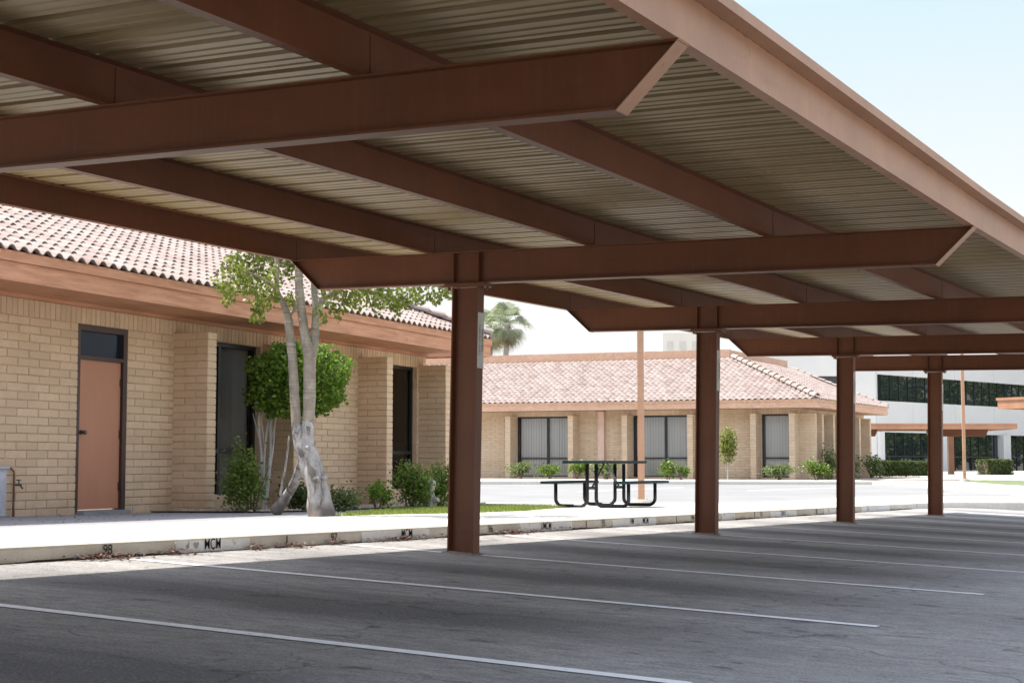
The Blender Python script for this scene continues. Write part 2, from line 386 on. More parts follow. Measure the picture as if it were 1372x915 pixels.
# kerb: swept profile with a rounded top edge, outward side = left of the path
def kerb_mesh(path, ztop, zbot, w=.15, name='kerb', mat=None, joints=True):
    mb = MB(); prof = []
    n = len(path); fr = []
    for i in range(n):
        a = Vector(path[max(i - 1, 0)]); b = Vector(path[min(i + 1, n - 1)]); d = (b - a).normalized(); nn = Vector((-d.y, d.x))
        p = Vector(path[i]); zt = ztop(*path[i]) + .003; zb = zbot(*path[i]) - .08
        row = []
        for o, zz in ((0, zb), (.004, zt - .03), (.012, zt - .012), (.03, zt), (w, zt), (w, zb)):
            q = p + nn * o; row.append((q.x, q.y, zz))
        fr.append(row)
    for i in range(n - 1):
        for k in range(5): mb.face([fr[i][k + 1], fr[i][k], fr[i + 1][k], fr[i + 1][k + 1]])
    for row in (fr[0], fr[-1]): mb.face(row)
    return mb
def dens(path, step=1.0):
    out = []
    for a, b in zip(path, path[1:]):
        L = math.dist(a, b); k = max(1, int(L / step))
        out += [(a[0] + (b[0] - a[0]) * j / k, a[1] + (b[1] - a[1]) * j / k) for j in range(k)]
    return out + [path[-1]]
CD = dens(CURB)
kerb = kerb_mesh(CD, g, zp).build('kerb', M['kerb']); tag(kerb, kind=ST)
# joints in the kerb face: thin dark grooves filled with dirt
for y in (7.28, 10.6, 13.2, 16.3, 19.0, 22.0, 25.0, 28.0):
    jm = MB(); jm.box(-7.7, -7.697, y - .007, y + .007, zp(-7.7, y), g(-7.7, y) - .02); jm.build('expansion_joint', M['twig'], kerb)
# dirt line at the foot of the kerb
gd = MB(); rd_ = random.Random(3); y = 2.0; w0 = .02
while y < 31.2:
    w1 = min(.05, max(.008, w0 + rd_.uniform(-.014, .014)))
    gd.face([(-7.70, y, zp(-7.7, y) + .003), (-7.695 + w0, y, zp(-7.7, y) + .003), (-7.695 + w1, y + .06, zp(-7.7, y + .06) + .003), (-7.70, y + .06, zp(-7.7, y + .06) + .003)])
    gd.face([(-7.6985, y, zp(-7.7, y)), (-7.6985, y + .06, zp(-7.7, y + .06)), (-7.6985, y + .06, zp(-7.7, y) + w1 * .35), (-7.6985, y, zp(-7.7, y) + w0 * .35)])
    w0 = w1; y += .06
gd.build('gutter_dirt', simple('gutter_dirt', (.045, .036, .03), .95, 0, .5, 20), kerb)
sidewalk_far = [(-10.6, 36.6), (-8.9, 38.2), (-6.8, 38.8), (0, 39), (12, 39)]
GR = [(-11.05, 16.9), (-10.55, 18.6), (-10.6, 20.4), (-10.9, 21.4), (-12.4, 24.6), (-14.4, 25.2)]   # edge of lawn next to pavement
tag(drape('sidewalk', [(p[0] - .146 if p[1] < 33 else p[0] - .1, p[1] + (0 if p[1] < 33 else .13)) for p in CURB] + sidewalk_far[::-1] +
      [(-10.9, 30.8), (-13.2, 29.4), (-16.0, 27.9), (-18.5, 26.9), (-19, 24), (-14.4, 25.2), (-12.4, 24.6), (-11.4, 23.4), (-10.9, 21.4), (-10.6, 20.4), (-10.55, 18.6), (-11.0, 17.2), (-10.95, 14), (-10.75, 9), (-9.9, 0), (-9, -12)], g, 0, M['concrete']), kind=ST)
# lawn strip
LAWN = [(-11.0, 17.2), (-10.55, 18.6), (-10.6, 20.4), (-10.9, 21.4), (-11.4, 23.4), (-12.4, 24.6), (-14.4, 25.2), (-19, 24), (-14.0, 23.4), (-12.95, 20.5), (-12.0, 18.2), (-11.3, 16.5)]
tag(drape('lawn_soil', LAWN[::-1], g, -.004, simple('lawn_green', (.22, .26, .09), .95, 0, .35, 9)), kind=ST)
# building path (mow strip) and bed
ang = R(5.7); UX, UY = math.cos(ang), math.sin(ang); VX, VY = -math.sin(ang), math.cos(ang); OX, OY = -13.45, 13.0
def L2W(u, v): return (OX + u * UX + v * VX, OY + u * UY + v * VY)
def W2L(x, y): return ((x - OX) * UX + (y - OY) * UY, (x - OX) * VX + (y - OY) * VY)
path_poly = [(-10.75, 9), (-10.95, 14), (-10.98, 14.5), (-11.3, 16.5), (-12.0, 18.2), (-12.95, 20.5), (-14.0, 23.4), (-15.2, 26), L2W(-1.2, 13.6)] + [L2W(-1.2, -6), L2W(-1.2, -26), (-9, -12), (-9.9, 0)]
tag(drape('building_path', path_poly, g, -.008, M['shadecon']), kind=ST)
bed = [L2W(-1.1, 4.3), L2W(.3, 4.7), L2W(.75, 5.5), L2W(.62, 8), L2W(.35, 11), L2W(.3, 13.6), L2W(-1.1, 13.6)]
tag(drape('planting_bed', bed, g, .012, M['gravel'], .5), kind=ST)
# pebbles of the bed
pm = MB()
for k in range(2600):
    u = rnd.uniform(-.9, .7); v = rnd.uniform(4.6, 13.4)
    if u > .72 - .05 * (v - 5): continue
    x, y = L2W(u, v); r = rnd.uniform(.012, .032); z = g(x, y) + .016
    a = rnd.uniform(0, 6.28)
    pts = [(x + r * math.cos(a + q * 1.257) * rnd.uniform(.7, 1.2), y + r * math.sin(a + q * 1.257) * rnd.uniform(.7, 1.2), z) for q in range(5)]
    top = (x, y, z + r * .9)
    for q in range(5): pm.face([pts[q], pts[(q + 1) % 5], top])
peb = pm.build('gravel', simple('pebble', (.34, .28, .22), .9, 0, .4, 7)); tag(peb, 'tan gravel covering the planting bed along the brick wall', 'gravel', kind='stuff')
# driveway between the near pavement and the far building
DR = [(12, 39), (0, 39), (-6.8, 38.8), (-8.9, 38.2), (-10.6, 36.6), (-10.9, 30.8), (-13.2, 29.4), (-16.0, 27.9), (-18.5, 26.9), (-30, 22), (-60, 20), (-60, 40)]
def kz(px): return None
FARK = [(-60, 30), (-32.5, 44.6), (-26.2, 48.0), (-21.4, 50.6), (-17.5, 52.3), (-14.6, 53.8), (-12.2, 50.5), (-10.4, 47.0), (-8.5, 44.0), (-6, 42.5), (12, 42)]
tag(drape('driveway', [(12, 39), (0, 39), (-6.8, 38.8), (-8.9, 38.2), (-10.6, 36.6), (-10.9, 30.8), (-13.2, 29.4), (-16.0, 27.9), (-18.5, 26.9), (-30, 22), (-60, 10)] + FARK, g, -.10, M['drive'], 3.0), kind=ST)
fk = kerb_mesh(dens(FARK[::-1], 2)[::-1], g, lambda x, y: g(x, y) - .1).build('driveway_kerb', M['concrete']); tag(fk, kind=ST)
nk = kerb_mesh(dens([(-30, 22), (-18.5, 26.9), (-16.0, 27.9), (-13.2, 29.4), (-10.9, 30.8), (-10.6, 36.6), (-8.9, 38.2), (-6.8, 38.8), (0, 39), (12, 39)][::-1], 2), g, lambda x, y: g(x, y) - .1)
tag(nk.build('pavement_kerb', M['concrete']), kind=ST)
tag(drape('far_sidewalk', FARK[1:] + [(12, 47), (-7, 47.6), (-10, 51.5), (-12.5, 56.8), (-16.0, 56.4), (-17.2, 55.6), (-33, 53.6), (-42, 52)], g, -.006, M['concrete'], 3.0), kind=ST)
apron = [(-6.4, 38.8), (-4.5, 38.8), (12, 39), (12, 42), (-6, 42.5), (-8.4, 43.9), (-6.6, 41.0)]
tag(drape('driveway_apron', apron, g, -.09, M['concrete'], 2.0), kind=ST)
tag(drape('far_lawn', [(12, 47.02), (-7, 47.6), (-10, 51.5), (-12.5, 56.8), (-12.2, 60.5), (-8, 57), (12, 54)], g, -.012, simple('far_lawn_green', (.11, .14, .055), .95, 0, .25, 4), 3.0), kind=ST)
tag(drape('far_planting_bed', [(-45, 51), (-33, 53.62), (-17.2, 55.62), (-16.0, 56.42), (-15.8, 70), (-45, 68)], g, -.015, M['gravel'], 3.0), kind=ST)
tag(drape('rear_pavement', [(-15.7, 58.5), (-12.2, 60.52), (-8, 57.02), (12, 54.02), (30, 60), (10, 170), (-60, 120), (-25, 78), (-15.7, 72)], g, -.02, M['concrete'], 10.0), kind=ST)
def stripe(name, a, b, w, zf, off, mat):
    a = Vector(a); b = Vector(b); d = (b - a).normalized(); n = Vector((-d.y, d.x)) * w / 2
    return drape(name, [tuple(a + n), tuple(a - n), tuple(b - n), tuple(b + n)], zf, off, mat, 1.0)
for k in range(-3, 10):
    y = 5.79 + 2.75 * k
    tag(stripe('stall_line', (-7.52, y), (-2.3, y), .095, zp, .004, M['line']), kind=ST)
for a, b in (((-15.6, 44.0), (-13.9, 49.2)), ((-10.6, 38.6), (-9.7, 44.6)), ((-19.4, 40.5), (-18.6, 46.5))):
    tag(stripe('driveway_line', a, b, .12, g, -.09, M['line']), kind=ST)

# ------------------------------------------------------------------ painted kerb marks
def text_mesh(txt, size):
    cu = bpy.data.curves.new('t', 'FONT'); cu.body = txt; cu.size = size; cu.align_x = 'CENTER'; cu.align_y = 'CENTER'; cu.offset = .003 * size
    cu.extrude = 0
    o = bpy.data.objects.new('t', cu); col.objects.link(o)
    dg = bpy.context.evaluated_depsgraph_get(); me = bpy.data.meshes.new_from_object(o.evaluated_get(dg))
    vs = [tuple(v.co) for v in me.vertices]; fs = [tuple(p.vertices) for p in me.polygons]
    bpy.data.objects.remove(o); bpy.data.curves.remove(cu); bpy.data.meshes.remove(me)
    return vs, fs
def px2y(px, d=7.7): return (2408 * d / (1815 - px) - .469 * d) / .883
def kerb_text(txt, px, size=.088, name='painted_number', sx=1.0):
    vs, fs = text_mesh(txt, size); y = px2y(px); zc = (g(-7.7, y) + zp(-7.7, y)) / 2 + .0
    mb = MB(); mb.mesh([(-7.694, y + a * sx, zc + b + (g(-7.7, y + a) - g(-7.7, y))) for a, b, c in vs], fs)
    return mb.build(name, M['stencil'], kerb)
for t, px in (('98', 146), ('97', 448), ('96', 657), ('95', 808), ('94', 927), ('93', 1019), ('92', 1093)): kerb_text(t, px, .098)
for p0, p1 in ((237, 336), (485, 575), (697, 766), (820, 878), (966, 984), (1031, 1066), (1103, 1119), (1153, 1191)):
    y0, y1 = px2y(p0), px2y(p1); mb = MB(); n = 8
    for i in range(n):
        a = y0 + (y1 - y0) * i / n; b = y0 + (y1 - y0) * (i + 1) / n
        mb.face([(-7.6975, a, zp(-7.7, a) - .01), (-7.6975, b, zp(-7.7, b) - .01), (-7.6975, b, g(-7.7, b) - .022), (-7.6975, a, g(-7.7, a) - .022)])
    mb.build('white_paint_patch', M['kerbwhite'], kerb)
for t, px, sz in (('MCM', 286, .095), ('MCM', 545, .092), ('UMCM', 731, .09), ('VM', 846, .085), ('MCM', 864, .085), ('TAN K', 1048, .09), ('F', 1109, .09), ('G', 1162, .09), ('CAPT MECHLIN', 1230, .075)):
    kerb_text(t, px, sz * 1.2, 'painted_word', .78)
# worn heart shape
hm = MB(); hy = px2y(264); hz = (g(-7.7, hy) + zp(-7.7, hy)) / 2
hm.face([(-7.6945, hy + .032 * 16 * math.sin(t) ** 3 / 16, hz + .03 * (13 * math.cos(t) - 5 * math.cos(2 * t) - 2 * math.cos(3 * t)) / 15) for t in [k * 6.283 / 24 for k in range(24)]])
hy = px2y(253); hm.face([(-7.6945, hy + a, hz + b) for a, b in ((-.02, -.02), (.012, -.022), (.016, .035), (.008, .03), (.004, .01), (-.018, .006))])
hm.build('worn_heart_mark', simple('bare_kerb_patch', (.36, .34, .31), .9), kerb)
# leaf litter
lm = MB()
for p0, p1, n, wd in ((92, 176, 210, .10), (212, 250, 90, .08), (326, 350, 60, .08), (365, 400, 90, .08), (432, 460, 60, .07), (490, 590, 200, .06), (655, 700, 180, .08), (700, 760, 60, .05), (880, 960, 60, .05), (0, 1100, 140, .06)):
    for k in range(n):
        px = rnd.gauss((p0 + p1) / 2, (p1 - p0) / 4) if n > 140 and p1 - p0 < 200 else rnd.uniform(p0, p1)
        y = px2y(px); x = -7.69 + abs(rnd.gauss(0, wd)); z = zp(x, y) + .006 + rnd.random() * .035 * (1 if x < -7.55 else .2)
        s = rnd.uniform(.012, .028); a = rnd.uniform(0, 6.28); tl = rnd.uniform(-.9, .9); t2 = rnd.uniform(-.8, .8)
        ca, sa = math.cos(a), math.sin(a)
        q = [(-s, 0, 0), (0, -s * .45, s * .25 * t2), (s, 0, s * tl * .6), (0, s * .45, s * .25 * t2)]
        lm.face([(x + ca * i - sa * j, y + sa * i + ca * j, z + kk) for i, j, kk in q])
for k in range(150):   # a few on the path beside the wall
    u = rnd.uniform(-.8, 1.9); v = rnd.uniform(-2, 4.5); x, y = L2W(u, v); z = g(x, y) + .004; s = rnd.uniform(.015, .03); a = rnd.uniform(0, 6.28); ca, sa = math.cos(a), math.sin(a)
    lm.face([(x + ca * i - sa * j, y + sa * i + ca * j, z + kk) for i, j, kk in [(-s, 0, 0), (0, -s * .5, .006), (s, 0, .01), (0, s * .5, .006)]])
tag(lm.build('dead_leaves', M['litter']), 'brown dead leaves gathered along the foot of the kerb', 'leaf litter', kind='stuff')
# grass blades on the lawn strip
from mathutils.geometry import intersect_point_tri_2d
def inside(p, poly):
    c = False; n = len(poly)
    for i in range(n):
        (x1, y1), (x2, y2) = poly[i], poly[(i + 1) % n]
        if (y1 > p[1]) != (y2 > p[1]) and p[0] < (x2 - x1) * (p[1] - y1) / (y2 - y1) + x1: c = not c
    return c
gb = MB(); k = 0
while k < 15000:
    x, y = rnd.uniform(-19, -10.5), rnd.uniform(14.4, 25.3)
    if not inside((x, y), LAWN): continue
    k += 1; z = g(x, y) - .004; a = rnd.uniform(0, 6.28); h = rnd.uniform(.02, .06); w = .007; lx, ly = rnd.uniform(-.02, .02), rnd.uniform(-.02, .02)
    gb.face([(x - w * math.cos(a), y - w * math.sin(a), z), (x + w * math.cos(a), y + w * math.sin(a), z), (x + lx, y + ly, z + h)])
tag(gb.build('grass', M['grassblade']), 'short green grass strip between pavement and planting bed', 'grass', kind='stuff')

# ------------------------------------------------------------------ carport
OFF = [(-16.21, .0), (0.29, .0), (5.79, .01), (11.29, 0), (16.79, .04), (22.29, .08), (27.79, .148), (33, .20)]
def off(y): return lerp_table(OFF, y)
def zb(x, y): return 1.365 - .0185 * x + off(y)          # underside of beams
BD = .262
def zt(x, y): return zb(x, y) + BD                        # top of beams = underside of purlins
carport = empty('carport', (-6.4, 11.29, zp(-6.4, 11.29)))
tag(carport, 'long brown steel carport over the numbered parking stalls beside the kerb', 'carport')
CP = Matrix.Translation(-Vector(carport.location))
def cpb(mb, name, mats, parent=None, **k):
    if parent is None:
        o = mb.build(name, mats, carport, **k); o.matrix_parent_inverse = CP
    else:
        o = mb.build(name, mats, parent, **k)   # parents keep identity transforms below the root
    return o
beam_ys = [-10.71, -5.21, 0.29, 5.79, 11.29, 16.79, 22.29, 27.79]
for y in beam_ys:
    m = MB(); t = .004; fw = .052
    def pt(x, f, yy): return (x, yy, zb(x, y) + BD * f)
    xl0, xl1, xr0, xr1 = -7.853, -8.149, -2.575, -2.30
    m.hexa([pt(xl0, 0, y - t), pt(xr0, 0, y - t), pt(xr0, 0, y + t), pt(xl0, 0, y + t), pt(xl1, 1, y - t), pt(xr1, 1, y - t), pt(xr1, 1, y + t), pt(xl1, 1, y + t)])
    e = .03
    m.hexa([(x, yy, zb(x, y) + dz) for dz in (-.003, .009) for x, yy in ((xl0, y - fw), (xr0, y - fw), (xr0, y + fw), (xl0, y + fw))])
    m.hexa([(x, yy, zb(x, y) + dz) for dz in (BD - .010, BD - .001) for x, yy in ((xl1, y - fw), (xr1, y - fw), (xr1, y + fw), (xl1, y + fw))])
    for s in (-.118, .118):   # stiffeners over the column
        x = -6.4 + s
        for sg in (-1, 1):
            m.hexa([(x - .004, y + sg * .004, zb(x, y) + .009), (x + .004, y + sg * .004, zb(x, y) + .009), (x + .004, y + sg * .048, zb(x, y) + .009), (x - .004, y + sg * .048, zb(x, y) + .009),
                    (x - .004, y + sg * .004, zb(x, y) + BD - .01), (x + .004, y + sg * .004, zb(x, y) + BD - .01), (x + .004, y + sg * .048, zb(x, y) + BD - .01), (x - .004, y + sg * .048, zb(x, y) + BD - .01)])
    bo = cpb(m, 'beam', M['steel'])
    for (a, b, s) in ((xl0, xl1, -1), (xr0, xr1, 1)):
        m = MB(); h = .006
        m.hexa([(a, y - .056, zb(a, y) - .006), (a + s * h, y - .056, zb(a, y) - .006), (a + s * h, y + .056, zb(a, y) - .006), (a, y + .056, zb(a, y) - .006),
                (b, y - .056, zb(b, y) + BD - .002), (b + s * h, y - .056, zb(b, y) + BD - .002), (b + s * h, y + .056, zb(b, y) + BD - .002), (b, y + .056, zb(b, y) + BD - .002)])
        o = m.build('end_plate', M['steel_pale'] if s > 0 else M['steel'], bo)
for i, y in enumerate(beam_ys):
    m = MB(); zc = zb(-6.4, y); z0 = zp(-6.4, y) - .12
    xb, xt = -6.445, -6.40; hw = .122; fl = .052
    def P(x, yy, f): return (x + xb + (xt - xb) * f, y + yy, z0 if f == 0 else zc - .034)
    def bx(x0, x1, y0, y1): m.hexa([P(x0, y0, 0), P(x1, y0, 0), P(x1, y1, 0), P(x0, y1, 0), P(x0, y0, 1), P(x1, y0, 1), P(x1, y1, 1), P(x0, y1, 1)])
    bx(-hw, -hw + .012, -fl, fl); bx(hw - .012, hw, -fl, fl); bx(-hw + .012, hw - .012, -.005, .005)
    co = cpb(m, 'column', M['steel'])
    m = MB(); m.hexa([(-6.4 + a * .185, y + b * .075, zb(-6.4 + a * .185, y) - d) for d in (.03, .004) for a, b in ((-1, -1), (1, -1), (1, 1), (-1, 1))])
    for a in (-.16, .16):
        for b in (-.035, .035): m.cyl((-6.4 + a, y + b, zc - .052), (-6.4 + a, y + b, zc - .028), .012, n=6)
    m.build('cap_plate', M['steel'], co)
    m = MB(); inn = []; out = []
    for k in range(30):
        a = k * 6.283 / 30; cx_ = math.copysign(abs(math.cos(a)) ** .5, math.cos(a)); sy_ = math.copysign(abs(math.sin(a)) ** .5, math.sin(a)); rr0 = rnd.uniform(1.0, 1.22)
        x = xb + .165 * rr0 * cx_; yy = y + .09 * rr0 * sy_; out.append((x, yy, zp(x, yy) + .001)); x = xb + .12 * cx_; yy = y + .05 * sy_; inn.append((x, yy, zp(x, yy) + rnd.uniform(.010, .024)))
    m.mesh(out + inn, [(k, (k + 1) % 30, 30 + (k + 1) % 30, 30 + k) for k in range(30)] + [tuple(range(30, 60))])
    m.build('grout_patch', M['grout'], co)
    if y > 5:
        m = MB(); X = -6.40 + .125
        def lean(z): return (xb - xt) * (zc - .034 - z) / (zc - .034 - z0)
        ztp, zbt = zc - .245, zc - .70
        m.hexa([(X + lean(zbt) - .0, y - .050, zbt), (X + lean(zbt) + .003, y - .050, zbt), (X + lean(zbt) + .003, y + .050, zbt), (X + lean(zbt), y + .050, zbt),
                (X + lean(ztp), y - .050, ztp), (X + lean(ztp) + .003, y - .050, ztp), (X + lean(ztp) + .003, y + .050, ztp), (X + lean(ztp), y + .050, ztp)], 0)
        for txt, yy, zc2, sz in (('RESERVED', .022, (ztp + zbt) / 2 - .0, .040), ('PARKING ONLY', -.022, (ztp + zbt) / 2 - .0, .036)):
            vs, fs = text_mesh(txt, sz)
            m.mesh([(X + lean(zc2 - a) + .0045, y + yy + b, zc2 - a) for a, b, c in vs], fs, 1)
        m.build('sign_plate', [M['signwhite'], M['ink']], co)
ys = [-16.0, -10.71, -5.21, 0.29, 5.79, 11.29, 16.79, 22.29, 27.79, 30.2]
PX = [-8.13, -6.72, -5.25, -3.78, -2.30]
def sweep(profile_at, ys_):
    m = MB(); rows = [[(x, y, zt(x, y) + z) for x, z in profile_at] for y in ys_]
    n = len(profile_at)
    for i in range(len(ys_) - 1):
        for k in range(n): m.face([rows[i][k], rows[i][(k + 1) % n], rows[i + 1][(k + 1) % n], rows[i + 1][k]])
    m.face(rows[0]); m.face(rows[-1][::-1]); return m
PH = .198
for i, x in enumerate(PX):
    t = .003; w = .062
    if i < 4: prof = [(x - w, 0), (x + t, 0), (x + t, PH - t), (x + w, PH - t), (x + w, PH), (x - t, PH), (x - t, t), (x - w + t, t), (x - w + t, .018), (x - w, .018)]
    else: prof = [(x - w, .0), (x, .0), (x, PH), (x - w, PH), (x - w, PH - .02), (x - w + t, PH - .02), (x - w + t, PH - t), (x - t, PH - t), (x - t, t), (x - w + t, t), (x - w + t, .02), (x - w, .02)]
    po = cpb(sweep(prof, ys), 'purlin', M['steel'] if i < 4 else M['steel_pale'])
    for y in (beam_ys[2:] if i < 4 else []):
        m = MB(); a, b = y - .012, y + .16
        m.hexa([(x + t, a, zt(x, a) + .012), (x + t + .0035, a, zt(x, a) + .012), (x + t + .0035, b, zt(x, b) + .012), (x + t, b, zt(x, b) + .012),
                (x + t, a, zt(x, a) + PH - .012), (x + t + .0035, a, zt(x, a) + PH - .012), (x + t + .0035, b, zt(x, b) + PH - .012), (x + t, b, zt(x, b) + PH - .012)])
        m.build('splice_plate', M['steel'], po)
# roof deck: ribbed sheet
m = MB(); prof = []; y = -16.0; pitch = .305
while y < 29.95:
    for dy, dz in ((0, 0), (.055, 0), (.062, .006), (.085, .006), (.092, 0), (.145, 0), (.152, .006), (.175, .006), (.182, 0), (.225, 0), (.240, .046), (.278, .046), (.293, 0)): prof.append((y + dy, dz))
    y += pitch
xs_ = (-8.13, -5.2, -2.30)
grid = [[(x, yy, zt(x, yy) + PH + .002 + dz) for x in xs_] for yy, dz in prof]
for i in range(len(prof) - 1):
    for k in range(2):
        m.face([grid[i][k], grid[i][k + 1], grid[i + 1][k + 1], grid[i + 1][k]])
        a = [grid[i][k], grid[i + 1][k], grid[i + 1][k + 1], grid[i][k + 1]]
        m.face([(p[0], p[1], p[2] + .0025) for p in a])
cpb(m, 'roof_deck', M['deck'])
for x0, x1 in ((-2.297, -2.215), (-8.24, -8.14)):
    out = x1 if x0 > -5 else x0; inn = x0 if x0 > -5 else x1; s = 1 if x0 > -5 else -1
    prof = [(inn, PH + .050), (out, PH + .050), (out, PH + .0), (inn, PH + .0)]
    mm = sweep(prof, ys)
    cpb(mm, 'edge_trim', M['steel_pale'])
    
# ------------------------------------------------------------------ brickwork
def frame_fn(ox, oy, ax, ay, nx_, ny_):
    """returns f(s, out, z) -> world-like coords: along, outwards"""
    return lambda s, o, z: (ox + ax * s + nx_ * o, oy + ay * s + ny_ * o, z)
def brick_unit(mb, F, a, b, z0, z1, dep, rr, vert=False):
    """one slump block face with bulged profile, returns go back to the mortar plane"""
    j = lambda k=.0022: rr.uniform(-k, k)
    o = dep + rr.uniform(-.002, .003)
    e = .007
    back = [F(a, 0, z0), F(b, 0, z0), F(b, 0, z1), F(a, 0, z1)]
    mid = [F(a + .001, o * .72, z0 + .001), F(b - .001, o * .72, z0 + .001), F(b - .001, o * .72, z1 - .001), F(a + .001, o * .72, z1 - .001)]
    fr = [F(a + e + j(), o + j(), z0 + e + j()), F(b - e + j(), o + j(), z0 + e + j()), F(b - e + j(), o + j(), z1 - e + j()), F(a + e + j(), o + j(), z1 - e + j())]
    vs = back + mid + fr
    fs = [(8, 9, 10, 11)]
    for q in range(4):
        n = (q + 1) % 4
        fs += [(q, n, 4 + n, 4 + q), (4 + q, 4 + n, 8 + n, 8 + q)]
    mb.mesh(vs, fs, 0)
def brick_wall(mb, F, length, z0, z1, holes=(), course=.104, L=.405, thick=.2, seed=1, joint=.010, ends=False):
    rr = random.Random(seed); n = round((z1 - z0) / course); course = (z1 - z0) / n
    for k in range(n):
        za, zb_ = z0 + k * course, z0 + (k + 1) * course; zc = (za + zb_) / 2
        segs = [(0, length)]
        for h0, h1, hz0, hz1 in holes:
            if hz0 < zc < hz1:
                ns = []
                for a, b in segs:
                    if h1 <= a or h0 >= b: ns.append((a, b)); continue
                    if h0 > a: ns.append((a, h0))
                    if h1 < b: ns.append((h1, b))
                segs = ns
        for a, b in segs:
            mb.mesh([F(a, -thick, za), F(b, -thick, za), F(b, 0, za), F(a, 0, za), F(a, -thick, zb_), F(b, -thick, zb_), F(b, 0, zb_), F(a, 0, zb_)],
                    [(3, 2, 1, 0), (4, 5, 6, 7), (0, 1, 5, 4), (1, 2, 6, 5), (2, 3, 7, 6), (3, 0, 4, 7)], 1)
            s0 = (-L / 2 if k % 2 else 0) + math.floor(a / L) * L - L
            s = s0
            while s < b:
                p, q = max(s, a), min(s + L, b)
                if q - p > .03: brick_unit(mb, F, p + joint / 2 if p > a else p, q - joint / 2 if q < b else q, za + joint / 2, zb_ - joint / 2, .014, rr)
                s += L
def soldier(mb, F, length, z0, z1, seed=3, w=.104, a0=0):
    rr = random.Random(seed); s = a0
    mb.mesh([F(a0, -.2, z0), F(length, -.2, z0), F(length, 0, z0), F(a0, 0, z0), F(a0, -.2, z1), F(length, -.2, z1), F(length, 0, z1), F(a0, 0, z1)],
            [(3, 2, 1, 0), (4, 5, 6, 7), (0, 1, 5, 4), (1, 2, 6, 5), (2, 3, 7, 6), (3, 0, 4, 7)], 1)
    while s < length:
        q = min(s + w, length)
        if q - s > .03: brick_unit(mb, F, s + .005, q - .005, z0 + .004, z1, .012, rr)
        s += w
def fin(mb, F, s0, s1, o0, o1, z0, z1, seed, course=.104):
    """wing wall: thickness s0..s1 along the wall, from o0 to o1 outwards; real blocks on the near side, far side and front edge"""
    rr = random.Random(seed); n = round((z1 - z0) / course); course = (z1 - z0) / n; j = .005
    mb.mesh([F(s0, o0, z0), F(s1, o0, z0), F(s1, o1, z0), F(s0, o1, z0), F(s0, o0, z1), F(s1, o0, z1), F(s1, o1, z1), F(s0, o1, z1)],
            [(3, 2, 1, 0), (4, 5, 6, 7), (0, 1, 5, 4), (1, 2, 6, 5), (2, 3, 7, 6), (3, 0, 4, 7)], 1)
    Fs = lambda a, o, z: F(s0 - o, o0 + a, z); Fe = lambda a, o, z: F(s1 + o, o0 + a, z); Ff = lambda a, o, z: F(s0 + a, o1 + o, z)
    D = o1 - o0
    for k in range(n):
        za, zb_ = z0 + k * course + j, z0 + (k + 1) * course - j
        cut = D * (.36 if k % 2 else .68)
        for fx in (Fs, Fe):
            brick_unit(mb, fx, 0, cut - j, za, zb_, .012, rr); brick_unit(mb, fx, cut + j, D + .010, za, zb_, .012, rr)
        brick_unit(mb, Ff, -.010, s1 - s0 + .010, za, zb_, .013, rr)

def tiles(mb, F, length, rows, slope, rowlen=.30, pitch=.21, e0=0.0, e1=0.0, eave_out=.07, z0=0.0, seed=5, lift=.022):
    """S-tiles: F(s, o, z), o<0 goes up the roof. e0/e1: hip inset per metre of run at either end. one curved island per tile"""
    rr = random.Random(seed); c = 1 / math.sqrt(1 + slope * slope)
    segs = 7
    for r in range(rows):
        r0, r1 = r * rowlen * c - eave_out, (r + 1) * rowlen * c - eave_out + .05
        za, zc = z0 + slope * r0, z0 + slope * r1
        a_lo = max(0, e0 * max(r0, 0)); b_lo = length - max(0, e1 * max(r0, 0)); a_hi = max(0, e0 * max(r1, 0)); b_hi = length - max(0, e1 * max(r1, 0))
        i0 = int(a_lo / pitch); i1 = int(math.ceil(b_lo / pitch))
        for i in range(i0, i1):
            dz = rr.uniform(-.004, .006); vs = []; lo = []; hi = []
            for k in range(segs + 1):
                t = k / segs; s = (i + t) * pitch
                h = .050 * max(0, math.sin(math.pi * min(1, t / .72))) ** .8 if t < .72 else -.010 * math.sin(math.pi * (t - .72) / .28)
                lo.append((min(max(s, a_lo), b_lo), h)); hi.append((min(max(s, a_hi), b_hi), h))
            if lo[-1][0] - lo[0][0] < .02: continue
            for s, h in lo: vs.append(F(s, -r0, za + h + lift + dz))
            for s, h in hi: vs.append(F(s, -r1, zc + h * .9 + dz))
            for s, h in lo: vs.append(F(s, -r0, za + h + lift + dz - .014))
            n = segs + 1
            fs = [(k, k + 1, n + k + 1, n + k) for k in range(segs)] + [(2 * n + k, 2 * n + k + 1, k + 1, k) for k in range(segs)]
            # underside near the nose
            for s, h in lo: vs.append(F(s, -r0 - .12, za + slope * .12 + h + lift * .6 + dz - .014))
            fs += [(3 * n + k, 3 * n + k + 1, 2 * n + k + 1, 2 * n + k) for k in range(segs)]
            mb.mesh(vs, fs, 0)
def hip_caps(mb, A, B, n, r=.10):
    A = Vector(A); B = Vector(B); d = (B - A); L = d.length; d.normalize(); side = d.cross(Vector((0, 0, 1))).normalized(); upv = side.cross(d)
    for i in range(n):
        p0 = A + d * (L * i / n); p1 = A + d * (L * (i + 1.15) / n); vs = []
        for (p, rad, l) in ((p0, r * 1.12, .03), (p1, r * .88, .0)):
            for k in range(7):
                a = math.pi * k / 6; vs.append(p + side * math.cos(a) * rad + upv * (math.sin(a) * rad + l))
        for k in range(7):
            a = math.pi * k / 6; vs.append(p0 + side * math.cos(a) * (r * .98) + upv * (math.sin(a) * r * .98 + .02))
        fs = [(k, k + 1, 8 + k, 7 + k) for k in range(6)] + [(14 + k, 15 + k, k + 1, k) for k in range(6)]
        mb.mesh(vs, fs, 0)

